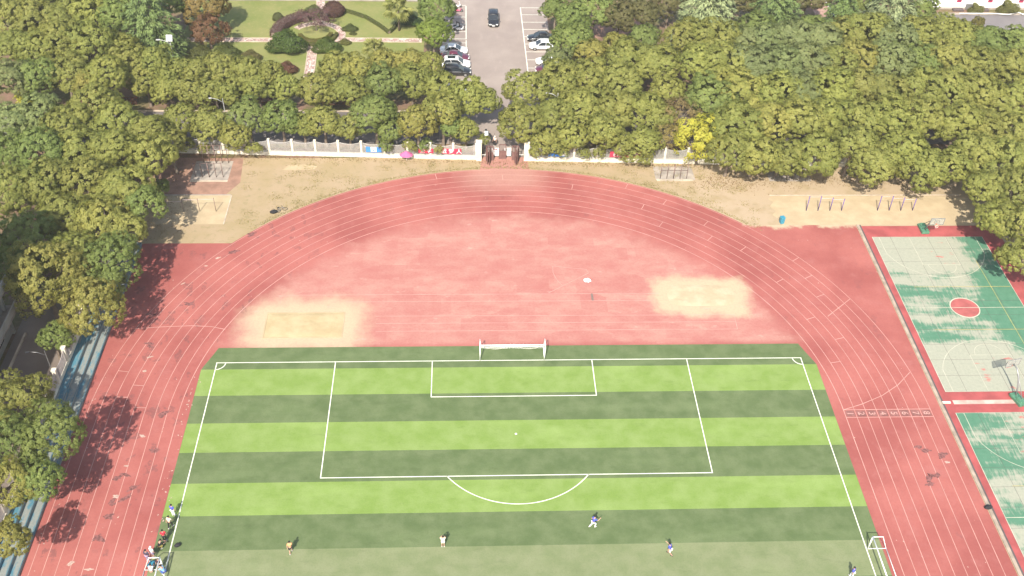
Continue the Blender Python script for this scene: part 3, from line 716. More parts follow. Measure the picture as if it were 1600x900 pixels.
TREES = {
  'BL1': [(-45.9,-27.6,1.75,6.0,'y'),(-49.4,-16.3,2.93,6.0,'g'),(-47.7,-21.6,2.42,6.0,'y'),(-51.3,-10.0,3.22,4.6,'o'),(-45.7,-20.7,2.02,6.0,'g'),(-45.4,-16.1,2.87,7.0,'g')],
  'BL2': [(-56.7,8.8,2.94,6.2,'g'),(-57.3,14.7,3.71,6.2,'g'),(-53.0,7.5,4.33,6.2,'y'),(-50.8,0.8,1.79,3.6,'g'),(-51.2,12.6,2.79,6.2,'o'),(-47.0,2.7,3.3,6.2,'y'),(-46.7,7.3,2.53,5,'g'),(-46.6,11.4,3.06,6.2,'g')],
  'LS1': [(-62.2,24.4,3.59,6.2,'o'),(-58.5,25.7,3.4,6.2,'o'),(-54.6,19.7,3.09,6.2,'o'),(-53.7,26.4,3.55,6.2,'o'),(-49.6,18.4,3.54,6.2,'y'),(-48.5,25.0,3.49,6.2,'o'),(-46.1,16.5,2.23,6.2,'o'),(-45.1,21.9,2.21,6.2,'g'),(-45.6,29.8,1.08,3,'g')],
  'LS2': [(-65.4,32.9,3.22,6.2,'g'),(-61.5,33.7,3.39,6.2,'g'),(-56.5,33.7,3.53,6.2,'o'),(-51.4,33.7,3.49,6.2,'o'),(-46.7,31.4,3.06,6.2,'o')],
  'LR': [(-67.5,40.7,3.56,6.2,'b'),(-64.4,42.4,3.76,6.2,'b'),(-59.9,39.9,3.48,6.2,'o'),(-57.5,44.1,3.54,6.2,'o'),(-52.6,39.9,3.62,6.2,'o'),(-48.5,38.3,3.0,6.2,'o'),(-45.9,37.0,2.04,5,'o')],
  'UL1': [(-71.4,52.5,3.38,6.2,'b'),(-67.8,53.2,3.15,6.2,'g'),(-64.6,54.4,3.36,6.2,'o'),(-60.1,51.4,2.46,6.2,'y'),(-57.4,52.9,2.88,6.2,'o')],
  'UL2': [(-74.3,62.1,3.77,6.2,'o'),(-70.3,60.9,3.5,6.2,'o'),(-67.1,62.9,3.73,6.2,'o'),(-62.8,62.2,3.69,6.2,'o'),(-59.0,62.6,3.24,6.2,'o')],
  'UL3': [(-78.0,71.9,4.21,6.2,'o'),(-73.5,71.3,4.16,6.2,'o'),(-69.3,72.0,4.14,6.2,'o'),(-64.8,72.7,4.12,6.2,'o'),(-60.2,71.5,3.39,6.2,'g')],
  'UL4': [(-79.2,80.4,4.13,6.2,'g'),(-74.0,80.4,4.09,6.2,'o'),(-68.9,81.0,4.07,6.2,'o'),(-64.2,81.1,3.8,6.2,'o'),(-54.2,77.4,2.99,6.2,'g')],
  'FR2': [(-55.4,57.8,2.73,5.6,'o'),(-52.0,57.8,2.71,5.6,'o'),(-48.6,54.8,2.45,5.6,'o'),(-45.4,55.5,2.66,5.6,'o'),(-42.1,56.7,2.66,5.6,'o'),(-38.2,55.6,2.83,5.6,'o'),(-34.5,55.2,2.21,5.6,'o'),(-24.9,56.8,2.61,5.6,'o'),(-21.6,56.8,2.21,5.6,'y'),(-17.5,58.4,2.22,5.6,'y'),(-13.8,58.8,2.42,5.6,'y'),(-10.6,58.1,2.01,5.6,'o')],
  'FR1': [(-53.1,54.9,2.8,4.0,'o'),(-49.6,53.4,2.66,4.0,'o'),(-45.9,53.1,2.64,4.0,'o'),(-42.9,52.2,2.01,4.0,'o'),(-40.5,53.1,2.72,4.0,'o'),(-36.4,53.5,2.91,4.0,'o'),(-32.2,53.9,2.4,4.0,'o'),(-27.3,52.8,2.97,4.0,'o'),(-22.7,52.8,2.96,4.0,'o'),(-17.4,53.7,2.96,5,'g'),(-13.2,54.1,2.76,5,'o'),(-8.8,51.5,2.72,5,'o'),(-5.0,48.9,3.06,5.5,'o'),(-2.5,48.3,2.1,5,'o')],
  'FW': [(-45.2,43.5,2.69,4.5,'o'),(-41.5,42.8,2.67,4.5,'o'),(-37.5,40.6,2.25,4,'y'),(-36.2,44.5,2.86,4.5,'g'),(-31.5,44.2,2.65,4.5,'g'),(-28.4,43.6,2.07,4.2,'o'),(-25.4,43.5,2.53,4.5,'o'),(-21.8,42.6,2.05,4,'o'),(-18.1,44.0,3.36,5.5,'g'),(-15.9,42.0,2.04,4,'g'),(-12.1,42.4,2.49,5,'y'),(-8.5,44.7,2.8,5.5,'o'),(-7.4,43.3,1.77,4,'g'),(-5.2,43.1,1.86,3.5,'o')],
  'FS': [(-44.8,41.1,1.34,2.2,'o'),(-42.3,40.7,0.86,1.8,'y'),(-35.2,40.1,0.94,2.2,'o'),(-16.7,41.1,1.3,2.2,'g'),(-13.2,40.8,0.92,2.2,'o'),(-11.1,41.1,1.02,2.2,'g'),(-9.1,40.4,0.74,1.8,'y'),(-2.7,42.1,0.84,2.4,'o')],
  'FT': [(5.2,39.8,1.1,2.0,'o'),(7.0,40.4,1.29,2.0,'g'),(8.6,39.4,1.01,2.0,'o'),(11.6,39.4,0.92,1.8,'o'),(13.8,39.4,1.02,2.0,'o'),(18.4,38.5,1.39,2.0,'o'),(20.6,38.5,1.39,2.0,'o')],
  'AW': [(-10.3,68.5,2.76,5.5,'l'),(-9.8,76.6,3.1,5.5,'g')],
  'AE1': [(8.9,59.6,2.23,5.5,'b'),(12.0,65.8,3.15,5.5,'g'),(14.7,62.0,2.58,5.5,'y'),(18.4,64.1,2.51,5.5,'y'),(23.4,67.1,2.56,5.5,'g')],
  'AE2': [(9.9,76.9,2.44,5.5,'g'),(12.4,73.2,3.06,5.5,'g'),(16.2,76.0,3.33,5.5,'g'),(20.3,74.2,2.87,5.5,'m'),(24.4,75.6,2.68,5.5,'m')],
  'FE1': [(2.8,42.8,3.15,5.0,'o'),(5.9,40.3,2.02,3.4,'o'),(7.5,44.1,3.18,5.0,'o'),(9.9,40.3,2.39,4,'o'),(11.5,45.9,3.22,5.0,'o'),(14.5,40.1,2.75,5.0,'o'),(16.7,46.6,3.24,5.0,'o'),(16.7,39.3,1.93,3.4,'o'),(20.5,45.9,3.05,5.0,'o'),(20.1,39.4,2.31,4,'o'),(23.1,44.5,2.28,5.0,'o')],
  'FE2': [(3.9,49.9,3.07,5.8,'o'),(8.6,52.5,3.32,5.8,'o'),(13.1,53.6,3.35,5.8,'o'),(18.0,52.1,3.53,5.8,'o'),(20.3,59.5,3.68,5.8,'o'),(24.0,57.9,3.67,5.8,'o'),(24.7,50.3,2.55,5.8,'o')],
  'E1': [(30.3,65.9,3.63,6.2,'o'),(34.6,65.1,3.85,6.2,'o'),(39.0,65.1,3.66,6.2,'b'),(42.9,64.3,3.66,6.2,'b'),(47.5,65.2,3.93,6.2,'b'),(51.4,64.4,3.72,6.2,'b'),(56.0,66.1,3.78,6.2,'o'),(60.5,67.0,3.61,6.2,'o'),(63.3,64.5,3.14,6.2,'b'),(67.9,67.1,3.66,6.2,'o'),(72.3,68.0,3.48,6.2,'o'),(75.3,65.9,3.7,6.2,'o'),(78.9,64.2,3.71,6.2,'g'),(82.7,63.4,3.73,6.2,'g')],
  'E2': [(30.2,57.3,3.68,6.2,'o'),(34.4,56.5,3.68,6.2,'o'),(38.9,56.9,3.72,6.2,'b'),(43.2,56.6,3.74,6.2,'b'),(47.8,57.4,3.78,6.2,'b'),(52.4,58.2,3.62,6.2,'o'),(56.9,59.0,3.66,6.2,'y'),(60.8,57.5,3.88,6.2,'b'),(65.6,58.3,3.94,6.2,'g'),(70.1,58.3,3.98,6.2,'o'),(73.9,56.8,3.99,6.2,'o'),(78.1,56.0,4.02,6.2,'o'),(81.8,55.6,3.6,6.2,'o')],
  'E3': [(31.4,47.9,3.7,6.2,'g'),(36.1,49.3,3.76,6.2,'y'),(40.2,48.6,3.77,6.2,'o'),(44.6,49.4,3.61,6.2,'b'),(48.9,49.8,3.85,6.2,'o'),(53.2,49.8,3.89,6.2,'o'),(57.3,48.7,3.9,6.2,'o'),(61.8,49.4,3.96,6.2,'o'),(66.0,48.7,3.98,6.2,'o'),(70.2,48.0,4.01,6.2,'o'),(74.1,46.9,4.04,6.2,'o'),(77.6,46.2,3.85,6.2,'o')],
  'E4': [(33.1,39.9,3.55,6.2,'o'),(37.7,40.9,3.6,6.2,'y'),(42.2,41.3,3.64,6.2,'o'),(46.6,41.3,3.67,6.2,'o'),(51.1,41.3,3.71,6.2,'o'),(55.4,41.0,3.74,6.2,'o'),(60.0,41.3,3.79,6.2,'o'),(64.2,40.0,3.81,6.2,'o'),(68.4,39.3,3.84,6.2,'o'),(72.5,38.3,3.87,6.2,'o')],
  'E5': [(31.6,35.6,2.93,4.6,'o'),(35.1,34.3,2.93,4.6,'o'),(38.9,34.6,2.77,4.6,'o'),(43.7,34.6,3.55,4.6,'o'),(48.7,35.4,3.02,6,'o'),(50.7,32.2,3.27,5.0,'o'),(55.1,34.1,3.43,6,'o'),(57.2,31.6,3.04,4.5,'o'),(60.0,31.2,3.05,5.0,'o'),(65.2,33.1,3.31,6,'o'),(68.6,31.3,3.7,6,'o'),(71.3,29.8,3.51,6,'o')],
  'E6': [(63.7,25.5,3.0,5.5,'o'),(62.7,19.1,2.72,5.5,'o'),(66.6,24.2,3.56,6.0,'o'),(64.9,17.1,3.24,6.0,'o'),(63.1,12.0,2.63,5,'o')],
  'YE': [(-70.2,52.1,1.38,3.2,'Y'),(28.0,39.5,3.92,3.9,'Y')],
  'BR': [(23.8,40.7,1.87,4,'a'),(25.7,45.2,2.68,5,'d')],
  'RU': [(-48.8,78.5,3.68,5,'n'),(-47.3,73.0,2.92,3.2,'r')],
  'CE': [(-55.3,69.1,6.41,7,'c'),(35.2,74.6,6.94,7,'C'),(46.8,75.2,6.16,7,'c'),(57.9,74.9,3.94,7,'c'),(65.2,72.6,7.22,7,'C')],
  'NN': [(29.8,81.0,2.99,5,'m'),(82.0,75.5,1.11,4,'t')],
  'E0': [(41.1,81.1,3.96,6.2,'m'),(42.0,69.9,2.88,6.2,'g'),(53.5,80.8,3.55,6.2,'m'),(50.8,69.1,2.68,6.2,'g'),(62.1,80.4,3.84,6.2,'g'),(71.7,75.7,2.39,6.2,'g')],
  'PA': [(-20.0,68.4,2.04,2.6,'p'),(-16.6,79.6,2.82,4,'p')],
}
# ================================================================ vegetation
def leaf_mesh(name, C, N, S, V, mat, aspect=.62, droop=None):
    """C centres, N normals, S sizes, V per-leaf tone: one small pointed face per leaf"""
    n = len(C); rng = np.random.default_rng(len(C))
    N = N / np.maximum(np.linalg.norm(N, axis=1, keepdims=True), 1e-6)
    T = rng.normal(size=(n, 3)) if droop is None else droop
    T = T - N * (T * N).sum(1, keepdims=True); T /= np.maximum(np.linalg.norm(T, axis=1, keepdims=True), 1e-6)
    B = np.cross(N, T); s = S[:, None]
    v = np.empty((n, 4, 3)); v[:, 0] = C - T * s; v[:, 1] = C + B * s * aspect - T * s * .1; v[:, 2] = C + T * s; v[:, 3] = C - B * s * aspect - T * s * .1
    me = bpy.data.meshes.new(name); me.vertices.add(4 * n); me.loops.add(4 * n); me.polygons.add(n)
    me.vertices.foreach_set('co', v.reshape(-1)); me.loops.foreach_set('vertex_index', np.arange(4 * n, dtype=np.int32))
    me.polygons.foreach_set('loop_start', np.arange(0, 4 * n, 4, dtype=np.int32)); me.polygons.foreach_set('loop_total', np.full(n, 4, dtype=np.int32))
    a = me.attributes.new('v', 'FLOAT', 'POINT'); a.data.foreach_set('value', np.repeat(V, 4).astype(np.float32))
    me.materials.append(mat); me.update(); me.validate(); return me

def sph(rng, n, up=-1.0):
    z = rng.uniform(up, 1, n); a = rng.uniform(0, 2 * np.pi, n); r = np.sqrt(1 - z * z)
    return np.stack([r * np.cos(a), r * np.sin(a), z], 1)

def crown_mesh(seed, lobes=12, clumps=24, leaves=78, clump_r=.135, leaf=.040, flat=.78, gap=0.0, spread=.6, jit=.3):
    rng = np.random.default_rng(seed); C = []; N = []; V = []
    gold = np.pi * (3 - 5 ** .5)
    for i in range(lobes):
        z = 1 - 1.45 * (i + .5) / lobes; a = gold * i + rng.uniform(-.4, .4); rr = math.sqrt(max(0, 1 - z * z))
        d = np.array([rr * np.cos(a), rr * np.sin(a), z]) + rng.normal(size=3) * .12
        lc = d * spread * rng.uniform(.78, 1.1); lr = rng.uniform(.36, .50)
        lt = rng.uniform(-.16, .16)
        cd = sph(rng, clumps)
        keep = (cd @ (d / np.linalg.norm(d))) > -.35
        for c in cd[keep]:
            if rng.random() < gap: continue
            cc = lc + c * lr * rng.uniform(.82, 1.05); cr = clump_r * rng.uniform(.7, 1.3)
            ct = lt + rng.uniform(-.2, .2)
            m = int(leaves * rng.uniform(.7, 1.2)); o = sph(rng, m)
            out = cc / np.linalg.norm(cc)
            o = o[(o @ out) > -.45]
            C.append(cc + o * cr * rng.uniform(.6, 1.05, (len(o), 1))); N.append(o * .5 + c * .75 + out * .2 + rng.normal(size=o.shape) * jit * .7)
            V.append(np.clip(.5 + ct + rng.normal(size=len(o)) * .17, 0, 1))
    C = np.concatenate(C); N = np.concatenate(N); V = np.concatenate(V)
    C[:, 2] *= flat
    return leaf_mesh('crown', C, N, leaf * rng.uniform(.7, 1.25, len(C)), V, M['leaf'])

def cedar_mesh(seed):
    """drooping tiers of flat sprays round a straight stem, radius 1, height about 2.2"""
    rng = np.random.default_rng(seed); C = []; N = []; V = []; D = []
    for tier in range(13):
        u = tier / 12.0; z = -.75 + 2.1 * u; rad = (1.0 - u) ** .75 * rng.uniform(.9, 1.08) + .06
        nb = int(13 - 7 * u)
        for b in range(nb):
            a = 2 * np.pi * (b + rng.uniform(-.3, .3)) / nb + tier * 1.7; L = rad * rng.uniform(.75, 1.1); tone = rng.uniform(-.2, .2)
            m = int(150 * L + 25); t = rng.uniform(.12, 1, m) ** .8; w = (.24 * np.sin(np.pi * np.clip(t, 0, 1) * .85 + .25)) * L
            s = rng.uniform(-1, 1, m) * w
            dz = .12 * t - .33 * t * t * L + rng.normal(size=m) * .018 - np.abs(s) * .25
            ca, sa = np.cos(a), np.sin(a)
            C.append(np.stack([ca * t * L - sa * s, sa * t * L + ca * s, z + dz], 1))
            n = np.stack([ca * .35 * np.ones(m), sa * .35 * np.ones(m), np.ones(m)], 1) + rng.normal(size=(m, 3)) * .35; N.append(n)
            D.append(np.stack([ca - sa * np.sign(s) * .5, sa + ca * np.sign(s) * .5, -.35 * np.ones(m)], 1) + rng.normal(size=(m, 3)) * .25)
            V.append(np.clip(.5 + tone + rng.normal(size=m) * .2, 0, 1))
    C = np.concatenate(C); return leaf_mesh('crown', C, np.concatenate(N), rng.uniform(.03, .055, len(C)), np.concatenate(V), M['needle'], .3, np.concatenate(D))

def fan_palm_mesh(seed, fronds=26):
    rng = np.random.default_rng(seed); mb = MB()
    tones = []
    for k in range(fronds):
        a = k * 2.399 + rng.uniform(-.2, .2); el = rng.uniform(-.55, 1.15) if k > 5 else rng.uniform(.8, 1.4)
        d = Vector((math.cos(a) * math.cos(el), math.sin(a) * math.cos(el), math.sin(el))); pl = rng.uniform(.42, .6)
        hub = d * pl; mb.tube([(0, 0, 0), hub * .6 + Vector((0, 0, .03)), hub], [.018, .014, .01], 4); tones += [.35] * (8 + 2)
        side = d.cross(Vector((0, 0, 1))).normalized(); up = side.cross(d)
        for b in range(13):
            th = math.radians(-105 + 210 * b / 12); bd = (d * math.cos(th) + side * math.sin(th)); L = (.5 if abs(th) < 1.2 else .38) * rng.uniform(.85, 1.1)
            tip = hub + bd * L + up * (-.10) + Vector((0, 0, -.10 * L - rng.uniform(0, .07))); mid = hub + bd * L * .55 + up * .02
            w = (bd.cross(up)).normalized() * .035
            mb.add([hub, mid + w, tip, mid - w], [(0, 1, 2), (0, 2, 3)]); tones += [rng.uniform(.3, .9)] * 2
    me = mb.mesh('crown', M['leaf'])
    a = me.attributes.new('v', 'FLOAT', 'FACE'); a.data.foreach_set('value', np.array(tones[:len(me.polygons)] + [.5] * max(0, len(me.polygons) - len(tones)), dtype=np.float32))
    return me

def ball_shrub_mesh(seed, n=5200, lump=.12):
    rng = np.random.default_rng(seed); d = sph(rng, n, -.45); ph = rng.uniform(0, 6.28, 6); k = rng.normal(size=(6, 3)) * 3.2
    r = 1 + lump * sum(np.sin(d @ k[i] + ph[i]) for i in range(6)) / 2.2
    C = d * (r * rng.uniform(.82, 1.03, n))[:, None]; C[:, 2] *= .85
    return leaf_mesh('foliage', C, d + rng.normal(size=(n, 3)) * .45, rng.uniform(.04, .075, n), np.clip(.5 + rng.normal(size=n) * .22, 0, 1), M['leaf'])

CROWN = [crown_mesh(100 + i, lobes=12 + i % 4, clumps=72, leaves=52, clump_r=.082, leaf=.031, spread=.62 + .03 * (i % 3), flat=(.74, .84, .78)[i % 3]) for i in range(7)]
CROWN_BIG = [crown_mesh(200 + i, lobes=16, clumps=64, leaves=52, clump_r=.072, leaf=.025, gap=.05, flat=.85, spread=.64) for i in range(3)]
CROWN_YEL = [crown_mesh(300 + i, lobes=12, clumps=22, leaves=70, clump_r=.12, leaf=.036, gap=.1, flat=.95) for i in range(2)]
CROWN_THIN = [crown_mesh(400 + i, lobes=12, clumps=18, leaves=36, clump_r=.15, leaf=.036, gap=.3, flat=.9) for i in range(2)]
CEDAR = [cedar_mesh(501), cedar_mesh(502)]
PALM = fan_palm_mesh(9)
SHRUB = [ball_shrub_mesh(601), ball_shrub_mesh(602, lump=.3), ball_shrub_mesh(603, lump=.05)]

TINT = {'o': (.272, .282, .078), 'y': (.305, .290, .082), 'g': (.208, .255, .076), 'b': (.225, .258, .105), 'l': (.215, .268, .055),
        'Y': (.43, .41, .065), 'r': (.215, .112, .062), 'n': (.235, .170, .062), 'a': (.30, .25, .09), 'm': (.160, .150, .062), 'd': (.27, .20, .09), 'c': (.118, .165, .058), 'C': (.20, .236, .125), 'p': (.34, .35, .13), 't': (.196, .178, .05)}
WORD = {'o': 'olive green', 'y': 'yellowish olive', 'g': 'deep green', 'b': 'bluish green', 'l': 'light green'}
ORD = ['first', 'second', 'third', 'fourth', 'fifth', 'sixth', 'seventh', 'eighth', 'ninth', 'tenth', 'eleventh', 'twelfth', 'thirteenth', 'fourteenth', 'fifteenth', 'sixteenth']
ROWTXT = {
 'BL1': 'of the lower trees hanging over the bleachers', 'BL2': 'of the upper trees behind the bleachers',
 'LS1': 'of the trees left of the low bars', 'LS2': 'in the row left of the climbing frames',
 'LR': 'in the row left of the fence end', 'UL1': 'in front row of upper left wood', 'UL2': 'in second row of upper left wood',
 'UL3': 'in third row of upper left wood', 'UL4': 'in top edge row of upper left wood',
 'FR2': 'in the row between garden and road', 'FR1': 'in the lower row along the far road kerb',
 'FW': 'in the row behind the fence left of the gate', 'FS': 'of the shrubs over the fence left of the gate', 'FT': 'of the shrubs over the fence right of the gate',
 'AW': 'of the two round trees left of the avenue', 'E0': 'behind the right wood at the top edge', 'AE1': 'right of the avenue, nearer row', 'AE2': 'right of the avenue, row at the top edge',
 'FE1': 'in the row behind the fence right of the gate', 'FE2': 'in the second row right of the gate',
 'E1': 'in backmost row of right wood', 'E2': 'in right wood, second row from the back', 'E3': 'in middle row of right wood',
 'E4': 'in right wood, second row from the front', 'E5': 'in front row of right wood by the sand', 'E6': 'of the trees beside the basketball court'}
SPECIAL = {('YE', 0): ('yellow ginkgo tree standing behind the upper left road', 'yellow trees'), ('YE', 1): ('bright yellow tree beside the climbing frame at the fence', 'yellow trees'),
 ('BR', 0): ('small straw yellow autumn tree at the fence, left of the bright yellow tree', None), ('BR', 1): ('half bare brown autumn tree behind the bright yellow tree', None), ('RU', 0): ('orange leaved tree at the top edge, left of the lawn', None), ('RU', 1): ('rust red tree on the left edge of the lawn', None),
 ('CE', 0): ('dark green cedar beside the solar street lamp', None), ('CE', 1): ('pale silvery cedar leftmost of the conifers at the top right', None), ('CE', 2): ('dark drooping cedar between the pale cedar and the brick path', None),
 ('CE', 3): ('narrow dark cedar just left of the brick path at the top edge', None), ('CE', 4): ('pale silvery cedar beside the white building', None),
 ('NN', 0): ('brownish tree left of the pale silvery cedar', None), ('NN', 1): ('small slender treetop in front of the white building yard', None),
 ('PA', 0): ('small fan palm at the lower lawn edge', None), ('PA', 1): ('tall fan palm on the lawn beside the avenue trees', None)}

def base_of(row, x, y):
    """trunks stand where there is soil: behind the bleacher wall, the fence and the court, not on the road"""
    bx, by = x, y
    if row[:2] == 'BL': bx = min(x - .4, -50.7)
    elif row == 'LS1': bx = min(x, -50.6) if y < 22.5 else min(x, -47.6)
    elif row in ('FW', 'FS', 'FT'): by = max(y, 41.0 - .0412 * x + .55)
    elif row == 'FE1': by = max(y, 41.35)
    elif row == 'E6': bx = max(x + .3, 66.6)
    elif row == 'E5':
        by = max(y, 36.4) if x < 62 else y
    elif row == 'FR1': by = max(y, 54.4)
    elif row in ('FE2',): by = y if y > 53.9 or y < 44.2 else (54.3 if y > 48.5 else 44.1)
    if 44.3 < by < 54.0 and row[0] != 'E' and row not in ('LR', 'UL1') : by = 54.3 if by > 48.8 else 44.15
    if abs(bx) < 9.6 and by > 53: bx = math.copysign(9.9, bx if bx else 1)
    if row == 'FE1' and abs(bx) < 4.6: bx = 4.7
    return bx, by

def limb(mb, p0, p1, r0, r1, rng, n=5, wob=.12):
    p0 = Vector(p0); p1 = Vector(p1); L = (p1 - p0).length; pts = []; rs = []
    for i in range(n + 1):
        t = i / n; w = math.sin(math.pi * t) * wob * L * .3
        pts.append(p0.lerp(p1, t) + Vector((rng.uniform(-w, w), rng.uniform(-w, w), rng.uniform(-w, w) * .3))); rs.append(r0 + (r1 - r0) * t)
    mb.tube(pts, rs, 6, cap=False); return pts

TREE_N = [0]
def tree(row, i, x, y, r, zc, kd):
    TREE_N[0] += 1; k = TREE_N[0]; rng = random.Random(k * 13 + 5)
    if row in ('E1', 'E2', 'E3', 'E4', 'UL1', 'UL2', 'UL3', 'LR', 'LS2'):
        dz = rng.uniform(-.9, .9); zc += dz; y -= dz * 1.0; r *= rng.uniform(.84, 1.06); x += rng.uniform(-.5, .5)
    bx, by = base_of(row, x, y)
    if (row, i) in SPECIAL: label, grp = SPECIAL[(row, i)]
    else:
        label = '%s %s, %s from left %s' % (WORD.get(kd, 'brownish olive'), 'shrub' if row in ('FS', 'FT') else 'tree', ORD[i], ROWTXT[row])
        grp = {'F': 'trees along the road and fence', 'E': 'trees of the right hand wood', 'B': 'trees above the bleachers', 'L': 'trees of the left hand wood', 'U': 'trees of the upper left wood', 'A': 'trees along the avenue'}[row[0]]
    name = {'c': 'cedar_tree', 'C': 'cedar_tree', 'p': 'palm_tree', 'Y': 'ginkgo_tree'}.get(kd, 'shrub' if row in ('FS', 'FT') else 'broadleaf_tree')
    t = thing(name, label, 'shrub' if row in ('FS', 'FT') else 'tree', (bx, by, -.03), 0, grp)
    cx, cy = x - bx, y - by; mb = MB()
    _b = rng.uniform(.92, 1.1); tint = [c * _b * rng.uniform(.975, 1.025) for c in TINT[kd]]
    if kd in 'cC':
        h = zc + r * 1.35; mb.tube([(0, 0, 0), (0.05, 0, h * .5), (0, 0, h)], [.32, .2, .04], 8); cz = zc; s = (r, r, r * 1.05); me = CEDAR[k % 2]
    elif kd == 'p':
        mb.tube([(0, 0, 0), (cx * .4, cy * .4, zc * .5), (cx, cy, zc)], [.2, .16, .15], 8); cz = zc; s = (r * 1.05,) * 3; me = PALM
    else:
        top = (cx * .8, cy * .8, zc - r * .15); fork = (cx * .35, cy * .35, max(.7, zc - r * .85))
        r0 = .10 + .045 * r
        limb(mb, (0, 0, 0), fork, r0 * 1.25, r0 * .8, rng); limb(mb, fork, top, r0 * .8, r0 * .3, rng)
        for b in range(5):
            a = b * 1.257 + rng.uniform(-.4, .4); e = (cx + math.cos(a) * r * .6, cy + math.sin(a) * r * .6, zc + rng.uniform(-.15, .3) * r)
            pts = limb(mb, Vector(fork).lerp(Vector(top), rng.uniform(0, .5)), e, r0 * .5, r0 * .15, rng, wob=.3)
            if kd == 'd':
                for q in range(4):
                    limb(mb, pts[3], (e[0] + rng.uniform(-1, 1) * r * .5, e[1] + rng.uniform(-1, 1) * r * .5, e[2] + rng.uniform(.1, .6) * r), r0 * .2, .015, rng)
        cz = zc; sx = r * 1.07; s = (sx * rng.uniform(.94, 1.06), sx * rng.uniform(.94, 1.06), sx * rng.uniform(.95, 1.1))
        if row in ('FS', 'FT'): me = CROWN_YEL[k % 2]; s = (sx * rng.uniform(1.0, 1.5), sx * rng.uniform(.8, 1.1), sx * rng.uniform(.75, 1.05))
        elif kd == 'Y': me = CROWN_YEL[k % 2]
        elif kd in 'da': me = CROWN_THIN[k % 2]
        elif row[:2] == 'BL' and r > 2.3: me = CROWN_BIG[k % 3]
        elif kd == 'r': me = CROWN_YEL[1]
        else: me = CROWN[k % 7]
    mb.build('trunk', M['bark'], t, smooth=True)
    c = link('crown', me, t, (cx, cy, cz)); c.scale = s; c.rotation_euler = (0, 0, rng.uniform(0, 6.28)); c.color = (*tint, 1)
    return t
for row, L in TREES.items():
    for i, a in enumerate(L): tree(row, i, *a)

# ---------------------------------------------------------------- garden shrubs and hedges
def shrub(x, y, r, tint, label, v=0, h=.8, name='shrub', grp='clipped shrubs in the garden'):
    t = thing(name, label, 'shrub', (x, y, -.02), 0, grp); z = r * h * .42
    MB().tube([(0, 0, 0), (.02, .02, z)], [.06, .04], 6).build('stem', M['bark'], t)
    c = link('foliage', SHRUB[v], t, (0, 0, z)); c.scale = (r, r, r * h); c.color = (*tint, 1); return t
PUR = (.135, .075, .075)
shrub(-34.9, 72.6, 2.6, (.085, .13, .03), 'bushy green shrub left of the path below the round bed', 1, 1.0)
shrub(-28.3, 72.4, 1.9, (.10, .14, .03), 'bushy green shrub right of the path below the round bed', 1, .9)
shrub(-37.7, 83.2, .95, (.12, .13, .05), 'small round clipped bush on the upper left lawn', 2, 1.1)
shrub(-36.6, 81.8, .8, (.05, .075, .03), 'small dark clipped bush beside the purple hedge', 2, .8)
shrub(-28.3, 85.6, 1.9, (.13, .07, .055), 'purple brown dome bush at the top of the round bed', 2, .9)
shrub(-25.1, 79.8, 1.1, (.10, .12, .035), 'low green bush right of the round bed', 1, .6)
shrub(-24.4, 78.2, .5, (.10, .11, .03), 'tiny green bush beside the right garden path', 1, .7)
shrub(-14.6, 82.0, 1.5, (.06, .10, .035), 'dark green bush behind the tall palm', 1, .9)
shrub(-25.6, 75.0, .9, (.15, .15, .04), 'low straw green bush at the right garden path', 1, .6)
shrub(-31.8, 84.6, 1.8, (.13, .15, .05), 'loose green shrub above the purple hedge', 1, .8)
shrub(-44.5, 70.5, 1.9, (.10, .12, .03), 'green shrub below the rust red tree', 1, .8)
shrub(-48.5, 70.0, 1.8, (.12, .13, .04), 'green shrub between lamp and rust red tree', 1, .8)
shrub(-40.5, 69.5, 1.5, (.16, .14, .05), 'straw coloured shrub on the lower lawn', 1, .7)
shrub(-34.0, 65.5, 1.4, (.16, .075, .05), 'reddish shrub left of the mosaic path', 1, .9)

def hedge(pts, w, h, tint, name, label, grp='hedges', dens=260):
    """clipped hedge: leaves on top and sides of a box swept along pts, over a twiggy core"""
    P = [Vector(p) for p in pts]; x0, y0 = P[0]; t = thing(name, label, 'hedge', (x0, y0, -.02), 0, grp)
    rng = np.random.default_rng(abs(hash(label)) % 1000 if False else len(label) * 7); C = []; N = []
    core = MB()
    for a, b in zip(P[:-1], P[1:]):
        d = b - a; L = d.length; ux, uy = d.x / L, d.y / L
        core.box(((a.x + b.x) / 2 - x0, (a.y + b.y) / 2 - y0, h * .44), (L + .05, w * .8, h * .88), math.atan2(d.y, d.x))
        for face, area in (('t', L * w), ('l', L * h), ('r', L * h)):
            m = int(area * dens); u = rng.uniform(-.02, 1.02, m) * L; s = rng.uniform(-.5, .5, m) * w; z = h * (1 + rng.normal(size=m) * .05)
            n = np.tile([0., 0., 1.], (m, 1))
            if face != 't':
                sg = 1 if face == 'l' else -1; s = np.full(m, sg * w / 2) + rng.normal(size=m) * w * .05; z = rng.uniform(.05, 1, m) * h; n = np.tile([-uy * sg, ux * sg, .25], (m, 1))
            C.append(np.stack([a.x - x0 + ux * u - uy * s, a.y - y0 + uy * u + ux * s, z], 1)); N.append(n + rng.normal(size=(m, 3)) * .5)
    C = np.concatenate(C); N = np.concatenate(N); n = len(C)
    lf = link('foliage', leaf_mesh('foliage', C, N, rng.uniform(.05, .1, n), np.clip(.5 + rng.normal(size=n) * .22, 0, 1), M['leaf']), t); lf.color = (*tint, 1)
    core.build('twigs', M['bark'], t); return t
hedge(arc(GX, GY, 6.6, 188, 78, 26), 1.9, 1.1, PUR, 'hedge', 'broad purple hedge curving round the left of the round bed', dens=150)
hedge(arc(GX, GY, 2.6, 190, 360, 18), .6, .7, (.15, .14, .03), 'hedge', 'inner low yellow green hedge of the round bed')
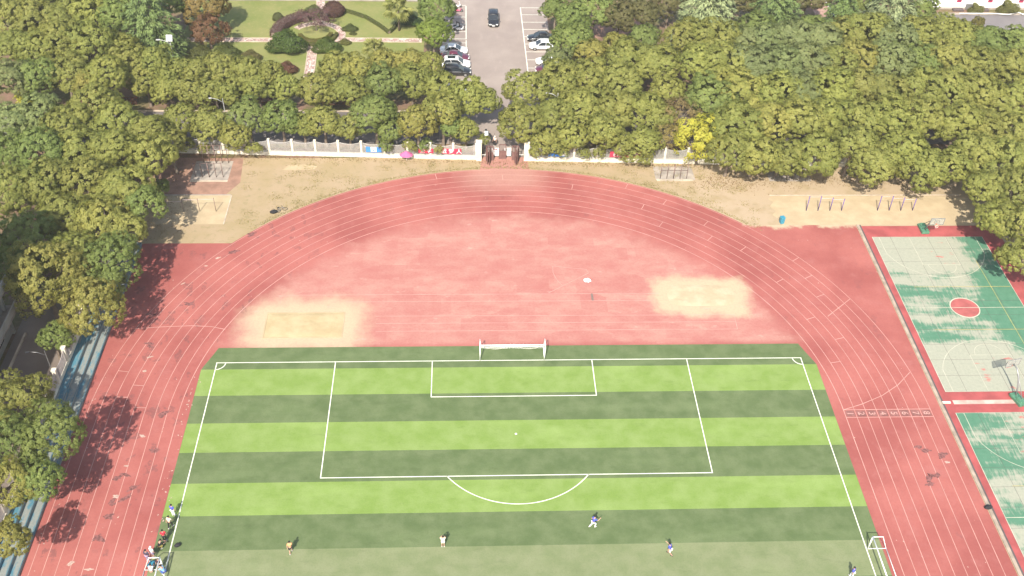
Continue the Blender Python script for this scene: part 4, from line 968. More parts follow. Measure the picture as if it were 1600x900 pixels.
hedge(arc(GX, GY, 3.5, 200, 365, 20), .5, .55, (.12, .13, .03), 'hedge', 'outer low green hedge of the round bed')
hedge([(-26.7, 86.6), (-24.6, 85.4), (-22.5, 83.9), (-20.2, 81.2), (-18.3, 78.5)], .45, .55, (.11, .13, .035), 'hedge', 'low clipped hedge running diagonally over the right lawn')
hedge([(-18.2, 78.6), (-17.5, 80.0), (-17.1, 81.8)], .45, .55, (.10, .12, .035), 'hedge', 'short hedge stub meeting the diagonal hedge near the palm')
for (xa, xb, lab) in ((-64, -55.5, 'reddish low hedge along the road at the far left'), (-48.5, -41.5, 'reddish low hedge along the road below the garden'), (-39.5, -33, 'reddish low hedge along the road left of the path'), (-28.5, -19.5, 'reddish low hedge along the road right of the path')):
    hedge([(xa, 56.0), (xb, 56.0)], 1.3, .6, (.24, .085, .05), 'hedge', lab, dens=110)
hedge([(-52, 43.1), (-26, 42.3)], .7, .5, (.16, .05, .04), 'hedge', 'low dark red hedge behind the fence at the left', dens=120)
hedge([(-25.8, 42.25), (-4.6, 41.4)], .7, .5, (.16, .05, .04), 'hedge', 'low dark red hedge behind the fence near the gate', dens=120)
# purple leaved small tree in the round bed
pt = thing('plum_tree', 'purple leaved tree with bare twigs in the round bed', 'tree', (-30.7, 79.4, 0)); mb = MB(); rg = random.Random(4)
limb(mb, (0, 0, 0), (0, 0, 1.0), .12, .09, rg)
for b in range(9):
    a = b * .7; e = (math.cos(a) * 1.9, math.sin(a) * 1.9, 2.6 + rg.uniform(-.3, .6)); pts = limb(mb, (0, 0, .95), e, .06, .02, rg, wob=.3)
    for q in range(3): limb(mb, pts[3], (e[0] * rg.uniform(.6, 1.3), e[1] * rg.uniform(.6, 1.3), e[2] + rg.uniform(0, .6)), .025, .008, rg)
mb.build('trunk', M['bark'], pt, smooth=True)
c = link('crown', CROWN_THIN[0], pt, (0, 0, 2.3)); c.scale = (3.6, 3.0, 2.0); c.color = (.14, .075, .08, 1)
for (x, y, r, l) in ((87.3, 87.6, 1.1, 'small shrub against the white building, left one'), (93.2, 87.6, 1.5, 'larger shrub against the white building, right one')):
    shrub(x, y, r, (.17, .17, .06), l, 1, 1.3, grp='shrubs at the white building')
for (x, y, r, l, tt) in ((-42, 92.5, 1.6, 'dark shrub at the back edge left of the garden', (.07, .10, .03)), (-35.5, 92.3, 1.3, 'green shrub at the back edge of the garden', (.09, .12, .03)), (-24.5, 92.5, 1.7, 'dark shrub at the back edge right of the path', (.06, .085, .03)), (-19.5, 92.3, 1.3, 'dark shrub at the back edge near the palm', (.06, .09, .03))):
    shrub(x, y, r, tt, l, 1, 1.0, grp='shrubs along the back of the garden')

# ---------------------------------------------------------------- fallen leaves and weeds on the bare ground
def scatter(name, label, spots, size, tint, seed, up=1.0):
    rng = np.random.default_rng(seed); C = []; N = []
    for (x, y, sx, sy, n) in spots:
        p = np.stack([x + rng.normal(size=n) * sx, y + rng.normal(size=n) * sy, rng.uniform(.012, .05, n)], 1)
        r = np.hypot(p[:, 0], p[:, 1] - CY); p = p[((r > RO + .15) | (p[:, 1] < -60)) & (p[:, 1] < 44) & (p[:, 1] > 21.9) & (p[:, 0] > -47.5)]
        C.append(p); N.append(rng.normal(size=p.shape) * .45 + np.array([0, 0, up]))
    C = np.concatenate(C); N = np.concatenate(N); n = len(C)
    o = link(name, leaf_mesh(name, C, N, size * rng.uniform(.6, 1.4, n), rng.uniform(0, 1, n), M['leaf'])); o.color = (*tint, 1)
    return tag(o, label, None, None, 'stuff')
_r = random.Random(8)
litter = [(x, fy(x) - .7, 1.5, .35, 55) for x in range(-46, 30, 2)] + [(_r.uniform(28, 62), _r.uniform(33.5, 36.5), 1.6, .8, 60) for _ in range(34)] + [(_r.uniform(-47, -43), _r.uniform(22, 41), 1.0, 1.5, 70) for _ in range(14)]
scatter('fallen_leaves', 'brown fallen leaves along the fence and the wood edge', litter, .075, (.20, .13, .06), 71)
weeds = [(_r.uniform(-36, 34), _r.uniform(24, 40), .5, .4, 46) for _ in range(300)] + [(46.25 * math.cos(a) * 1.006, CY + 46.25 * math.sin(a) * 1.006, .35, .25, 40) for a in [math.radians(46 + i * .9) for i in range(100)]]
scatter('dry_weeds', 'thin straw coloured weeds on the bare ground behind the bend', weeds, .08, (.31, .26, .13), 72, .5)
# ================================================================ things on the field
def goal(name, label, loc, rz, W, H, top_d, bot_d, net=True, tube=.06):
    """mouth along local x centred on 0, opening towards -y, frame running back along +y"""
    t = thing(name, label, 'goal', loc, rz, 'football goals'); h = W / 2
    for s in (-1, 1):
        MB().tube([(s * h, 0, .02), (s * h, 0, H)], tube, 10).build('post', M['white'], t, smooth=True)
        MB().tube([(s * h, 0, H - .02), (s * h, top_d, H - .02), (s * h, bot_d, .05), (s * h, 0, .05)], tube * .7, 8).build('side_frame', M['white'], t, smooth=True)
    MB().tube([(-h - tube, 0, H), (h + tube, 0, H)], tube, 10).build('crossbar', M['white'], t, smooth=True)
    MB().tube([(-h, bot_d, .05), (h, bot_d, .05)], tube * .7, 8).build('ground_bar', M['white'], t, smooth=True)
    if net:
        mb = MB(); nx = 18
        for i in range(nx + 1):
            x = -h + W * i / nx; sg = .25 * math.sin(math.pi * (i % 12) / 12)
            mb.tube([(x, .1, H - .05), (x, top_d * .7, H - .35 - sg), (x, (top_d + bot_d) / 2, H * .4), (x, bot_d - .05, .1)], .003, 3, cap=False)
        for j in range(9):
            u = j / 8; mb.tube([(-h + W * i / 16, .1 + (bot_d - .15) * u, (H - .05) * (1 - u) + .1 * u - .35 * math.sin(math.pi * u) - .12 * abs(math.sin(math.pi * i / 8))) for i in range(17)], .003, 3, cap=False)
        mb.build('net', M['white'], t)
        mb = MB()
        for c0, c1 in ((-h, -.2), (.1, h)):
            mb.tube([(c0 + (c1 - c0) * i / 12, .35, H - .12 - .85 * math.sin(math.pi * i / 12) ** .8) for i in range(13)], .018, 5)
        mb.build('net_roll', M['cream'], t)
    return t
goal('football_goal', 'full size white goal with sagging net on the goal line', (0, 0, .02), 0, 7.4, 2.44, 1.0, 2.15)
goal('football_goal', 'white training goal on the right touchline', (33.65, -28.6, .02), -math.pi / 2, 5.0, 2.0, 1.0, 1.8, net=False)
goal('football_goal', 'white training goal on the left touchline beside the group of people', (-33.65, -29.6, .02), math.pi / 2, 5.0, 2.0, 1.0, 1.8, net=False)

# basketball hoops
def hoop(loc, rz, label):
    t = thing('basketball_hoop', label, 'basketball hoop', loc, rz, 'basketball hoops')
    mb = MB(); mb.box((0, -1.0, .22), (1.0, 1.9, .36)).box((0, -1.35, .5), (.8, 1.0, .3), taper=.8); mb.build('base', M['hoopgreen'], t, bevel=.03)
    for sx in (-.4, .4):
        for sy in (-1.7, -.3): MB().tube([(sx - .05, sy, .06), (sx + .05, sy, .06)], .06, 8).build('wheel', M['black'], t)
    MB().tube([(0, -.5, .35), (0, -.25, 1.4), (0, .25, 2.6), (0, .9, 3.25), (0, 1.55, 3.35)], [.09, .085, .08, .07, .06], 8).build('arm', M['steel'], t, smooth=True)
    MB().tube([(0, -1.5, .6), (0, -.2, 2.1), (0, .6, 2.75)], .045, 6).build('rear_strut', M['steel'], t, smooth=True)
    b = MB().box((0, 1.6, 3.45), (1.8, .05, 1.05)).build('backboard', M['acrylic'], t)
    mb = MB()
    for (x, z, w, h) in ((0, 3.94, 1.84, .06), (0, 2.95, 1.84, .06), (-.9, 3.45, .06, 1.0), (.9, 3.45, .06, 1.0), (0, 3.6, .6, .04), (0, 3.2, .6, .04), (-.3, 3.4, .04, .42), (.3, 3.4, .04, .42)): mb.box((x, 1.64, z), (w, .04, h))
    mb.build('board_frame', M['steel'], b)
    r = MB().tube([(.23 * math.cos(a), 1.92 + .23 * math.sin(a), 3.05) for a in [2 * math.pi * i / 20 for i in range(21)]], .02, 6).box((0, 1.66, 3.05), (.12, .1, .12)).build('rim', M['orange'], t)
    mb = MB()
    for i in range(10):
        a = 2 * math.pi * i / 10; mb.tube([(.22 * math.cos(a), 1.92 + .22 * math.sin(a), 3.04), (.12 * math.cos(a + .3), 1.92 + .12 * math.sin(a + .3), 2.65)], .008, 3, cap=False)
    mb.build('net', M['white'], r); return t
hoop((56.1, 22.85, .01), math.pi, 'green based basketball hoop at the far end beside the sand')
hoop((56.15, -6.05, .01), math.radians(14), 'green based basketball hoop between the two courts')

# exercise bars
def bars(name, label, posts, y, hs, mat, bar_mat, r=.045):
    t = thing(name, label, 'exercise bar', (posts[0], y, 0), 0, 'exercise bars')
    for x, h in zip(posts, hs): MB().tube([(x - posts[0], 0, 0), (x - posts[0], 0, h)], r, 8).ball((x - posts[0], 0, h), r * 1.2, nu=8, nv=4).build('post', mat, t, smooth=True)
    for i in range(len(posts) - 1):
        z = min(hs[i], hs[i + 1]) - .08; MB().tube([(posts[i] - posts[0], 0, z), (posts[i + 1] - posts[0], 0, z)], .022, 6).build('bar', bar_mat, t, smooth=True)
    return t
bars('horizontal_bar', 'row of purple horizontal bars nearer the running track', [41.29, 42.92, 44.57, 46.18], 28.2, [2.4, 2.4, 2.15, 1.95], M['purple'], M['pale_bar'], .06)
bars('horizontal_bar', 'row of purple horizontal bars nearer the basketball court', [51.2, 52.82, 54.45, 56.1], 28.2, [2.4, 2.4, 2.15, 1.95], M['purple'], M['pale_bar'], .06)
bars('horizontal_bar', 'low dark horizontal bars on the left sand area', [-45.0, -42.9, -40.8, -38.65], 28.4, [1.7, 2.0, 2.1, 2.2], M['rust'], M['pale_bar'], .04)
def frame(label, x0, dx, n, y, h, levels, depth=0.0, mat='rust'):
    t = thing('climbing_frame', label, 'climbing frame', (x0, y, 0), 0, 'climbing frames')
    for i in range(n):
        MB().tube([(i * dx, 0, 0), (i * dx, 0, h)], .05 if i != 2 else .07, 8).build('post', M[mat], t, smooth=True)
        if depth: MB().tube([(i * dx, depth, 0), (i * dx, 0, h)], .04, 6).build('brace', M[mat], t, smooth=True)
    for z in levels: MB().tube([(-.05, 0, z), ((n - 1) * dx + .05, 0, z)], .03, 6).build('rail', M[mat], t, smooth=True)
    return t
frame('front climbing frame of five dark posts at the left corner', -42.88, .955, 5, 36.3, 2.4, (1.2, 2.3))
frame('rear taller climbing frame against the fence at the left corner', -42.4, .87, 5, 39.8, 3.0, (1.5, 2.2, 2.9))
frame('dark climbing frame beside the bright yellow tree', 22.25, .94, 5, 35.8, 2.5, (1.4, 2.0))
frame('small frame half under the trees at the sand', 40.3, .95, 3, 35.6, 2.1, (1.3, 2.0))

# bin, bags, small things
b = thing('rubbish_bin', 'small blue rubbish bin on the corner of the sand area', 'bin', (37.24, 25.5, 0))
MB().box((0, 0, .45), (.5, .5, .9), .2, taper=1.12).build('body', M['binblue'], b, bevel=.03); MB().box((0, .02, .95), (.62, .62, .1), .2).build('lid', M['binblue'], b, bevel=.03)
for s in (-1, 1): MB().tube([(s * .2 - .03, .27, .08), (s * .2 + .03, .27, .08)], .08, 8).build('wheel', M['black'], b)
def bag(x, y, rz, label, L=.7, W=.4, H=.35, mat='darkfab'):
    t = thing('bag', label, 'bag', (x, y, .02), rz, 'bags lying on the ground'); rings = []
    for i in range(9):
        u = i / 8; k = math.sin(math.pi * (u * .86 + .07)) ** .5
        rings.append([((u - .5) * L, W / 2 * k * math.cos(a) * (1 + .08 * math.sin(3 * a + i)), H * .5 + H * .5 * k * math.sin(a) * (.95 + .08 * math.cos(2 * a + i))) for a in [2 * math.pi * j / 10 for j in range(10)]])
    MB().loft(rings).build('body', M[mat], t, smooth=True)
    MB().tube([(-L * .25, 0, H * .9), (-L * .15, .05, H * 1.3), (L * .15, .05, H * 1.3), (L * .25, 0, H * .9)], .02, 5).build('strap', M[mat], t); return t
bag(-30.95, 27.95, .3, 'black bag lying beside a bicycle at the outer track edge', .95, .6, .5)
bag(47.35, -21.55, .2, 'black bag left on the kerb beside the right straight', .8, .5, .4)
bag(-32.9, -24.5, .5, 'black bag on the grass just inside the left touchline', .6, .42, .35)
bag(-34.9, -26.6, .9, 'pale blue bag inside the left training goal', .8, .6, .45, 'binblue')
# bicycle lying on its side
bc = thing('bicycle', 'dark bicycle lying on the dry ground at the outer track edge', 'bicycle', (-30.0, 28.55, .05), .5)
for x in (-.5, .5):
    w = MB().tube([(x + .32 * math.cos(a), .32 * math.sin(a), .06) for a in [2 * math.pi * i / 18 for i in range(19)]], .025, 5).build('wheel', M['black'], bc)
    mb = MB()
    for i in range(6): mb.tube([(x, 0, .06), (x + .31 * math.cos(i * 1.047), .31 * math.sin(i * 1.047), .06)], .005, 3)
    mb.build('spokes', M['steel'], w)
MB().tube([(-.5, 0, .06), (-.1, .05, .08), (.35, .45, .1), (-.2, .5, .1), (-.1, .05, .08)], .022, 6).tube([(-.5, 0, .06), (-.2, .5, .1)], .015, 5).tube([(.5, 0, .06), (.33, .52, .1)], .02, 5).build('frame', M['steel'], bc)
MB().tube([(.33, .52, .1), (.28, .62, .3), (.3, .62, -.02)], .018, 5).build('handlebar', M['black'], bc); MB().box((-.24, .6, .1), (.26, .1, .14)).build('saddle', M['black'], bc)

# lamps
def lamp(loc, rz, label, h=6.5, solar=True, mat='lampgrey', k=1.0):
    t = thing('street_lamp', label, 'street lamp', loc, rz, 'street lamps')
    MB().tube([(0, 0, 0), (0, 0, h)], [.10 * k, .055 * k], 8).box((0, 0, .12), (.35, .35, .24)).build('pole', M[mat], t, smooth=False)
    MB().tube([(0, 0, h - .7), (-.8, 0, h - .15), (-1.5, 0, h + .02)], .045 * k, 6).build('arm', M[mat], t, smooth=True)
    MB().box((-1.75, 0, h + .02), (.6 * k, .26 * k, .1)).build('lamp_head', M[mat], t, bevel=.02)
    if solar:
        p = MB().box((0, 0, 0), (.95, .06, 1.0)).build('solar_panel', M[mat], t, (.0, -.1, h + .35)); p.rotation_euler = (math.radians(-35), 0, 0)
        MB().box((0, -.035, 0), (.85, .01, .9)).build('cells', M['solar'], p)
    return t
lamp((-50.3, 61.6, 0), 0, 'white solar street lamp in front of the cedar', 7.6)
lamp((-40.4, 48.3, 0), 0, 'white street lamp standing at the road behind the fence', 5.4, False, 'lampgrey', .7)
lamp((8.3, 48.6, 0), 0, 'white street lamp seen through the trees right of the gate', 6.2, False)
lamp((-51.5, -1.2, 0), .15, 'grey street lamp on the path behind the bleachers', 3.4, False, 'steel', .7)
# ================================================================ vehicles
def car(loc, rz, col, label, L=4.6, Wd=1.82, Hh=1.46, suv=False, sunroof=False, grp='parked cars'):
    """front towards local +x"""
    t = thing('car', label, 'car', loc, rz, grp); P = paint(col); h = L / 2; w = Wd / 2
    zb = .95 if suv else .86; H = 1.68 if suv else Hh
    st = [(-h, .80, .38, zb - .20), (-h + .10, .92, .28, zb - .03), (-h + .5, 1.0, .24, zb + .02), (-.6, 1.0, .22, zb + .01), (.5, 1.0, .22, zb - .01), (h - 1.0, .99, .22, zb - .06), (h - .4, .95, .25, zb - .16), (h - .08, .84, .30, zb - .30), (h, .70, .36, zb - .40)]
    rings = []
    for (x, k, z0, z1) in st:
        ww = w * k; rings.append([(x, ww * .9, z0), (x, ww, z0 + .14), (x, ww, z1 - .18), (x, ww * .95, z1 - .05), (x, ww * .82, z1), (x, 0, z1 + .02), (x, -ww * .82, z1), (x, -ww * .95, z1 - .05), (x, -ww, z1 - .18), (x, -ww, z0 + .14), (x, -ww * .9, z0)])
    MB().loft(rings).build('body', P, t, smooth=True)
    xr0 = -h + (.22 if suv else .75); xr1 = -h + (.65 if suv else 1.45); xf1 = h - 2.05; xf0 = h - 1.15
    zb2 = zb - .03
    def ring(x, k, z): return [(x, w * k, z), (x, -w * k, z)]
    bot = [(xr0, w * .80, zb2), (xf0, w * .82, zb2), (xf0, -w * .82, zb2), (xr0, -w * .80, zb2)]; top = [(xr1, w * .76, H - .05), (xf1, w * .78, H - .05), (xf1, -w * .78, H - .05), (xr1, -w * .76, H - .05)]
    midb = [(xr0 - .02, w * .93, zb2), (xf0 - .2, w * .93, zb2), (xf0 - .2, -w * .93, zb2), (xr0 - .02, -w * .93, zb2)]
    MB().loft([[(xr0, w * .9, zb2), (xf0, w * .9, zb2), (xf0, -w * .9, zb2), (xr0, -w * .9, zb2)], top]).build('windows', M['glass'], t)
    rf = MB(); n = 7; rr = []
    for i in range(n):
        u = i / (n - 1); x = xr1 - .12 + (xf1 - xr1 + .24) * u; zz = H - .06 + .07 * math.sin(math.pi * u); k = .80 + .03 * math.sin(math.pi * u)
        rr.append([(x, w * k, zz - .05), (x, w * k * .93, zz), (x, 0, zz + .035), (x, -w * k * .93, zz), (x, -w * k, zz - .05)])
    rf.loft(rr)
    for s in (1, -1):
        for (xa, xb) in ((xr0 + .03, xr1), (xf0 - .03, xf1)): rf.tube([(xa, s * w * .9, zb2), (xb, s * w * .78, H - .06)], .045, 5)
        rf.tube([((xr0 + xf0) / 2 - .2, s * w * .905, zb2), ((xr1 + xf1) / 2 - .15, s * w * .785, H - .06)], .035, 5)
    roof = rf.build('roof', P, t, smooth=True)
    if sunroof: MB().box(((xr1 + xf1) / 2, 0, H + .045), (1.3, Wd * .5, .02)).build('sunroof', M['glass'], roof)
    for sx in (-h + .85, h - .92):
        for s in (1, -1):
            wh = MB().tube([(sx, s * (w - .2), .32), (sx, s * (w + .005), .32)], .32, 14).build('wheel', M['tyre'], t)
            MB().tube([(sx, s * (w - .02), .32), (sx, s * (w + .018), .32)], .2, 10).build('rim', M['rim'], wh)
    for s in (1, -1):
        MB().box((h - .16, s * w * .62, zb - .32), (.26, .36, .13), -s * .25).build('headlight', M['lampglass'], t, bevel=.02)
        MB().box((-h + .03, s * w * .66, zb - .14), (.1, .34, .14)).build('tail_light', M['taillight'], t)
        MB().box((xf0 - .35, s * (w + .08), zb + .06), (.16, .2, .12)).build('mirror', P, t, bevel=.02)
    MB().box((h - .01, 0, .45), (.06, .5, .12)).build('number_plate', M['letter'], t); MB().box((-h - .005, 0, .6), (.05, .5, .12)).build('number_plate', M['letter'], t)
    return t
WHT = (.80, .80, .79); BLK = (.014, .014, .016); MAR = (.10, .015, .035); SIL = (.42, .43, .44)
car((-.35, 82.9, 0), math.radians(-90.5), BLK, 'black car driving down the middle of the avenue', 4.7, 1.85, 1.48, True, grp='moving cars')
car((-7.2, 71.9, 0), 0, WHT, 'white saloon car, farthest of the left parked row')
car((-6.9, 69.6, 0), 0, MAR, 'dark maroon car parked between two white cars', 4.6)
car((-6.8, 67.3, 0), 0, WHT, 'white car with dark sunroof in the left parked row', 4.7, 1.88, 1.5, True, True)
car((-6.75, 64.9, 0), 0, BLK, 'black car nearest in the left parked row', 4.8, 1.9, 1.5, True)
car((-7.2, 58.6, 0), 0, SIL, 'silver grey car glimpsed through the roadside trees', 4.5)
car((7.6, 76.3, 0), math.pi, BLK, 'black car, farthest of the right parked row', 4.7)
car((7.8, 73.6, 0), math.pi, WHT, 'white car in the middle of the right parked row', 4.7)
car((8.6, 68.3, 0), math.pi, WHT, 'white car half under the tree in the right parked row', 4.6)
car((8.3, 65.6, 0), math.pi, MAR, 'dark car nearest in the right parked row, mostly under leaves', 4.5)

def scooter(loc, rz, body, label, cover=None):
    t = thing('scooter', label, 'scooter', loc, rz, 'parked scooters')
    for x in (-.6, .62):
        w = MB().tube([(x, -.06, .24), (x, .06, .24)], .24, 14).build('wheel', M['tyre'], t); MB().tube([(x, -.065, .24), (x, .065, .24)], .13, 10).build('rim', M['rim'], w)
    P = paint(body)
    MB().loft([[(-.85, -.05, .5), (-.85, .05, .5), (-.85, .05, .62), (-.85, -.05, .62)], [(-.5, -.18, .32), (-.5, .18, .32), (-.5, .16, .68), (-.5, -.16, .68)], [(-.05, -.18, .25), (-.05, .18, .25), (-.05, .15, .62), (-.05, -.15, .62)], [(.05, -.16, .24), (.05, .16, .24), (.05, .15, .34), (.05, -.15, .34)], [(.35, -.15, .24), (.35, .15, .24), (.35, .15, .36), (.35, -.15, .36)]]).build('body', P, t, bevel=.02)
    MB().loft([[(.33, -.17, .28), (.33, .17, .28), (.40, .17, .28), (.40, -.17, .28)], [(.45, -.2, .6), (.45, .2, .6), (.58, .14, .6), (.58, -.14, .6)], [(.40, -.12, .98), (.40, .12, .98), (.48, .1, .98), (.48, -.1, .98)]]).build('leg_shield', P, t, bevel=.02)
    MB().box((-.4, 0, .73), (.72, .3, .1)).build('seat', M['darkfab'], t, bevel=.03)
    MB().tube([(.36, -.36, 1.04), (.44, -.12, 1.0), (.44, .12, 1.0), (.36, .36, 1.04)], .025, 6).build('handlebar', M['black'], t, smooth=True)
    MB().tube([(.62, 0, .24), (.46, 0, .98)], .04, 6).build('fork', M['steel'], t)
    for s in (-1, 1): MB().tube([(.4, s * .3, 1.05), (.36, s * .38, 1.2)], .008, 4).ball((.36, s * .38, 1.22), .06, .4, 1, .7, 8, 5).build('mirror', M['black'], t)
    if cover:
        n = 8; mb = MB(); rr = []
        for i in range(n): u = i / (n - 1); rr.append([(.62 - .25 * u + .05 * math.sin(9 * u), -.42 + .05 * u, .35 + .75 * u), (.72 - .3 * u, 0, .38 + .78 * u), (.62 - .25 * u, .42 - .05 * u, .35 + .75 * u), (.58 - .25 * u, 0, .35 + .75 * u)])
        mb.loft(rr).build('windshield_quilt', cloth(cover), t, smooth=True)
    return t
scooter((-6.7, 88.3, 0), .25, (.80, .78, .76), 'white scooter with pale quilt at the top of the left bays', (.75, .72, .70))
scooter((-6.5, 86.6, 0), .1, (.45, .08, .15), 'red scooter below the white one in the left bays')
scooter((-6.8, 80.4, 0), .9, (.75, .75, .74), 'white scooter with dark quilt alone in the left bays', (.10, .09, .09))
scooter((-6.1, 79.7, 0), .3, (.75, .75, .74), 'white scooter nearest in the left bays, parked askew')
scooter((-1.5, 45.6, 0), -1.2, (.04, .04, .045), 'black scooter parked just behind the gate')
scooter((-2.2, 46.7, 0), -1.5, (.55, .55, .55), 'grey scooter in the shade behind the gate', (.6, .6, .62))
# ================================================================ people
def skin_obj(name, J, E, Rd, mat, parent, root, sub=1):
    keys = list(J); me = bpy.data.meshes.new(name); me.from_pydata([J[k] for k in keys], [(keys.index(a), keys.index(b)) for a, b in E], [])
    me.materials.append(mat); o = link(name, me, parent)
    o.modifiers.new('skin', 'SKIN')
    if not me.skin_vertices: me.skin_vertices.new() if hasattr(me.skin_vertices, 'new') else None
    sv = me.skin_vertices[0].data
    for i, k in enumerate(keys):
        r = Rd[k]; sv[i].radius = r if isinstance(r, tuple) else (r, r); sv[i].use_root = (k == root)
    o.modifiers['skin'].use_smooth_shade = True
    s = o.modifiers.new('sub', 'SUBSURF'); s.levels = sub; s.render_levels = sub
    return o

def person(loc, rz, label, pose, shirt, legs, shoe='shoe', sleeve=True, long_legs=False, bare=False, height=1.72, hat=None):
    """local +y is forward; z up; joints placed by pose"""
    t = thing('person', label, 'person', (loc[0], loc[1], loc[2] if len(loc) > 2 else .02), rz, 'people'); k = height / 1.72; t.scale = (k, k, k)
    J = {}
    def S(n, x, y, z): J[n] = Vector((x, y, z))
    lean = {'run': .18, 'walk': .06, 'stand': .02, 'hands_up': -.02, 'sit': .15, 'crouch': .25}[pose]
    pz = {'run': .93, 'walk': .94, 'stand': .95, 'hands_up': .95, 'sit': .20, 'crouch': .42}[pose]
    S('pelvis', 0, 0, pz); S('waist', 0, lean * .3, pz + .16); S('chest', 0, lean * .75, pz + .38); S('neck', 0, lean * 1.0, pz + .54); S('head0', 0, lean * 1.1 + .01, pz + .62); S('head1', 0, lean * 1.15 + .02, pz + .73)
    for s, n in ((-1, 'l'), (1, 'r')):
        S('sh' + n, s * .18, lean * .95, pz + .47)
        ph = s
        if pose == 'run': el = (s * .27, lean + .2 * ph, pz + .24); wr = (s * .24, lean + .2 * ph + (.22 if ph > 0 else .08), pz + (.36 if ph > 0 else .18))
        elif pose == 'walk': el = (s * .25, lean + .1 * ph, pz + .22); wr = (s * .26, lean + .2 * ph + .05, pz + .02)
        elif pose == 'hands_up': el = (s * .30, lean + .1, pz + .40); wr = (s * .12, lean + .12, pz + .62)
        elif pose == 'sit': el = (s * .26, lean + .1, pz + .24); wr = (s * .16, lean + .34, pz + .22)
        elif pose == 'crouch': el = (s * .25, lean + .2, pz + .22); wr = (s * .14, lean + .38, pz + .12)
        else: el = (s * .25, lean - .02, pz + .21); wr = (s * .27, lean + .06, pz - .03)
        S('el' + n, *el); S('wr' + n, *wr)
        d = (J['wr' + n] - J['el' + n]).normalized(); S('palm' + n, *(J['wr' + n] + d * .07))
        side = d.cross(Vector((0, 0, 1)) if abs(d.z) < .9 else Vector((0, 1, 0))).normalized()
        for f in range(4):
            b = J['palm' + n] + d * .03 + side * (f - 1.5) * .02; L = (.062, .072, .068, .052)[f]; S('f%d%s' % (f, n), *b); S('g%d%s' % (f, n), *(b + d * L + Vector((0, .012, -.012))))
        S('th' + n, *(J['palm' + n] - side * .035 * s - d * .015)); S('tg' + n, *(J['palm' + n] - side * .06 * s + d * .03))
        S('hip' + n, s * .09, 0, pz - .04)
        if pose == 'run':
            kn = (s * .10, .30, .58) if ph > 0 else (s * .10, -.02, .50); an = (s * .10, .16, .20) if ph > 0 else (s * .10, -.34, .26 if ph < 0 else .1)
            if ph > 0: an = (s * .1, .22, .09)
        elif pose == 'walk': kn = (s * .10, .14 * ph + .05, .50); an = (s * .10, .2 * ph - .02, .085)
        elif pose == 'sit': kn = (s * .16, .40, .42); an = (s * .13, .58, .08)
        elif pose == 'crouch': kn = (s * .17, .33, .46); an = (s * .14, .05, .085)
        else: kn = (s * .10, .02, .50); an = (s * .11, -.01, .085)
        S('kn' + n, *kn); S('an' + n, *an); S('toe' + n, an[0] + s * .02, an[1] + .17, max(.04, an[2] - .05))
    E = [('pelvis', 'waist'), ('waist', 'chest'), ('chest', 'neck'), ('neck', 'head0'), ('head0', 'head1')]
    for n in 'lr':
        E += [('chest', 'sh' + n), ('sh' + n, 'el' + n), ('el' + n, 'wr' + n), ('wr' + n, 'palm' + n), ('pelvis', 'hip' + n), ('hip' + n, 'kn' + n), ('kn' + n, 'an' + n), ('an' + n, 'toe' + n), ('palm' + n, 'th' + n), ('th' + n, 'tg' + n)]
        for f in range(4): E += [('palm' + n, 'f%d%s' % (f, n)), ('f%d%s' % (f, n), 'g%d%s' % (f, n))]
    Rd = dict(pelvis=(.13, .10), waist=(.12, .09), chest=(.15, .10), neck=.05, head0=(.075, .085), head1=(.085, .095))
    for n in 'lr':
        Rd.update({'sh' + n: .06, 'el' + n: .042, 'wr' + n: .03, 'palm' + n: (.034, .018), 'hip' + n: .085, 'kn' + n: .058, 'an' + n: .04, 'toe' + n: .032, 'th' + n: .010, 'tg' + n: .009})
        for f in range(4): Rd['f%d%s' % (f, n)] = .0095; Rd['g%d%s' % (f, n)] = .008
    skin_obj('body', J, E, Rd, M['skin'], t, 'pelvis')
    if shirt:
        JS = {a: J[a] for a in ('waist', 'chest', 'neck', 'shl', 'shr')}; JS['hem'] = J['pelvis'] + Vector((0, 0, .02)); JS['neck'] = J['neck'].lerp(J['chest'], .35)
        ES = [('hem', 'waist'), ('waist', 'chest'), ('chest', 'neck'), ('chest', 'shl'), ('chest', 'shr')]; RS = dict(hem=(.165, .135), waist=(.155, .125), chest=(.175, .13), neck=.075, shl=.085, shr=.085)
        for n in 'lr':
            e = J['wr' + n].lerp(J['el' + n], .15) if sleeve == 'long' else J['sh' + n].lerp(J['el' + n], .75); 
            if sleeve == 'long': JS['el' + n] = J['el' + n]; ES += [('sh' + n, 'el' + n), ('el' + n, 'cf' + n)]; RS['el' + n] = .06
            else: ES += [('sh' + n, 'cf' + n)]
            JS['cf' + n] = e; RS['cf' + n] = .05 if sleeve == 'long' else .065
        skin_obj('shirt', JS, ES, RS, cloth(shirt), t, 'chest')
    JL = {'pelvis': J['pelvis'] + Vector((0, 0, .05)), 'hipl': J['hipl'], 'hipr': J['hipr']}; EL = [('pelvis', 'hipl'), ('pelvis', 'hipr')]; RL = dict(pelvis=(.15, .12), hipl=.11, hipr=.11)
    for n in 'lr':
        if long_legs: JL['kn' + n] = J['kn' + n]; JL['cf' + n] = J['an' + n].lerp(J['kn' + n], .1); EL += [('hip' + n, 'kn' + n), ('kn' + n, 'cf' + n)]; RL['kn' + n] = .08; RL['cf' + n] = .06
        else: JL['cf' + n] = J['hip' + n].lerp(J['kn' + n], .85); EL += [('hip' + n, 'cf' + n)]; RL['cf' + n] = .095
    skin_obj('trousers' if long_legs else 'shorts', JL, EL, RL, cloth(legs), t, 'pelvis')
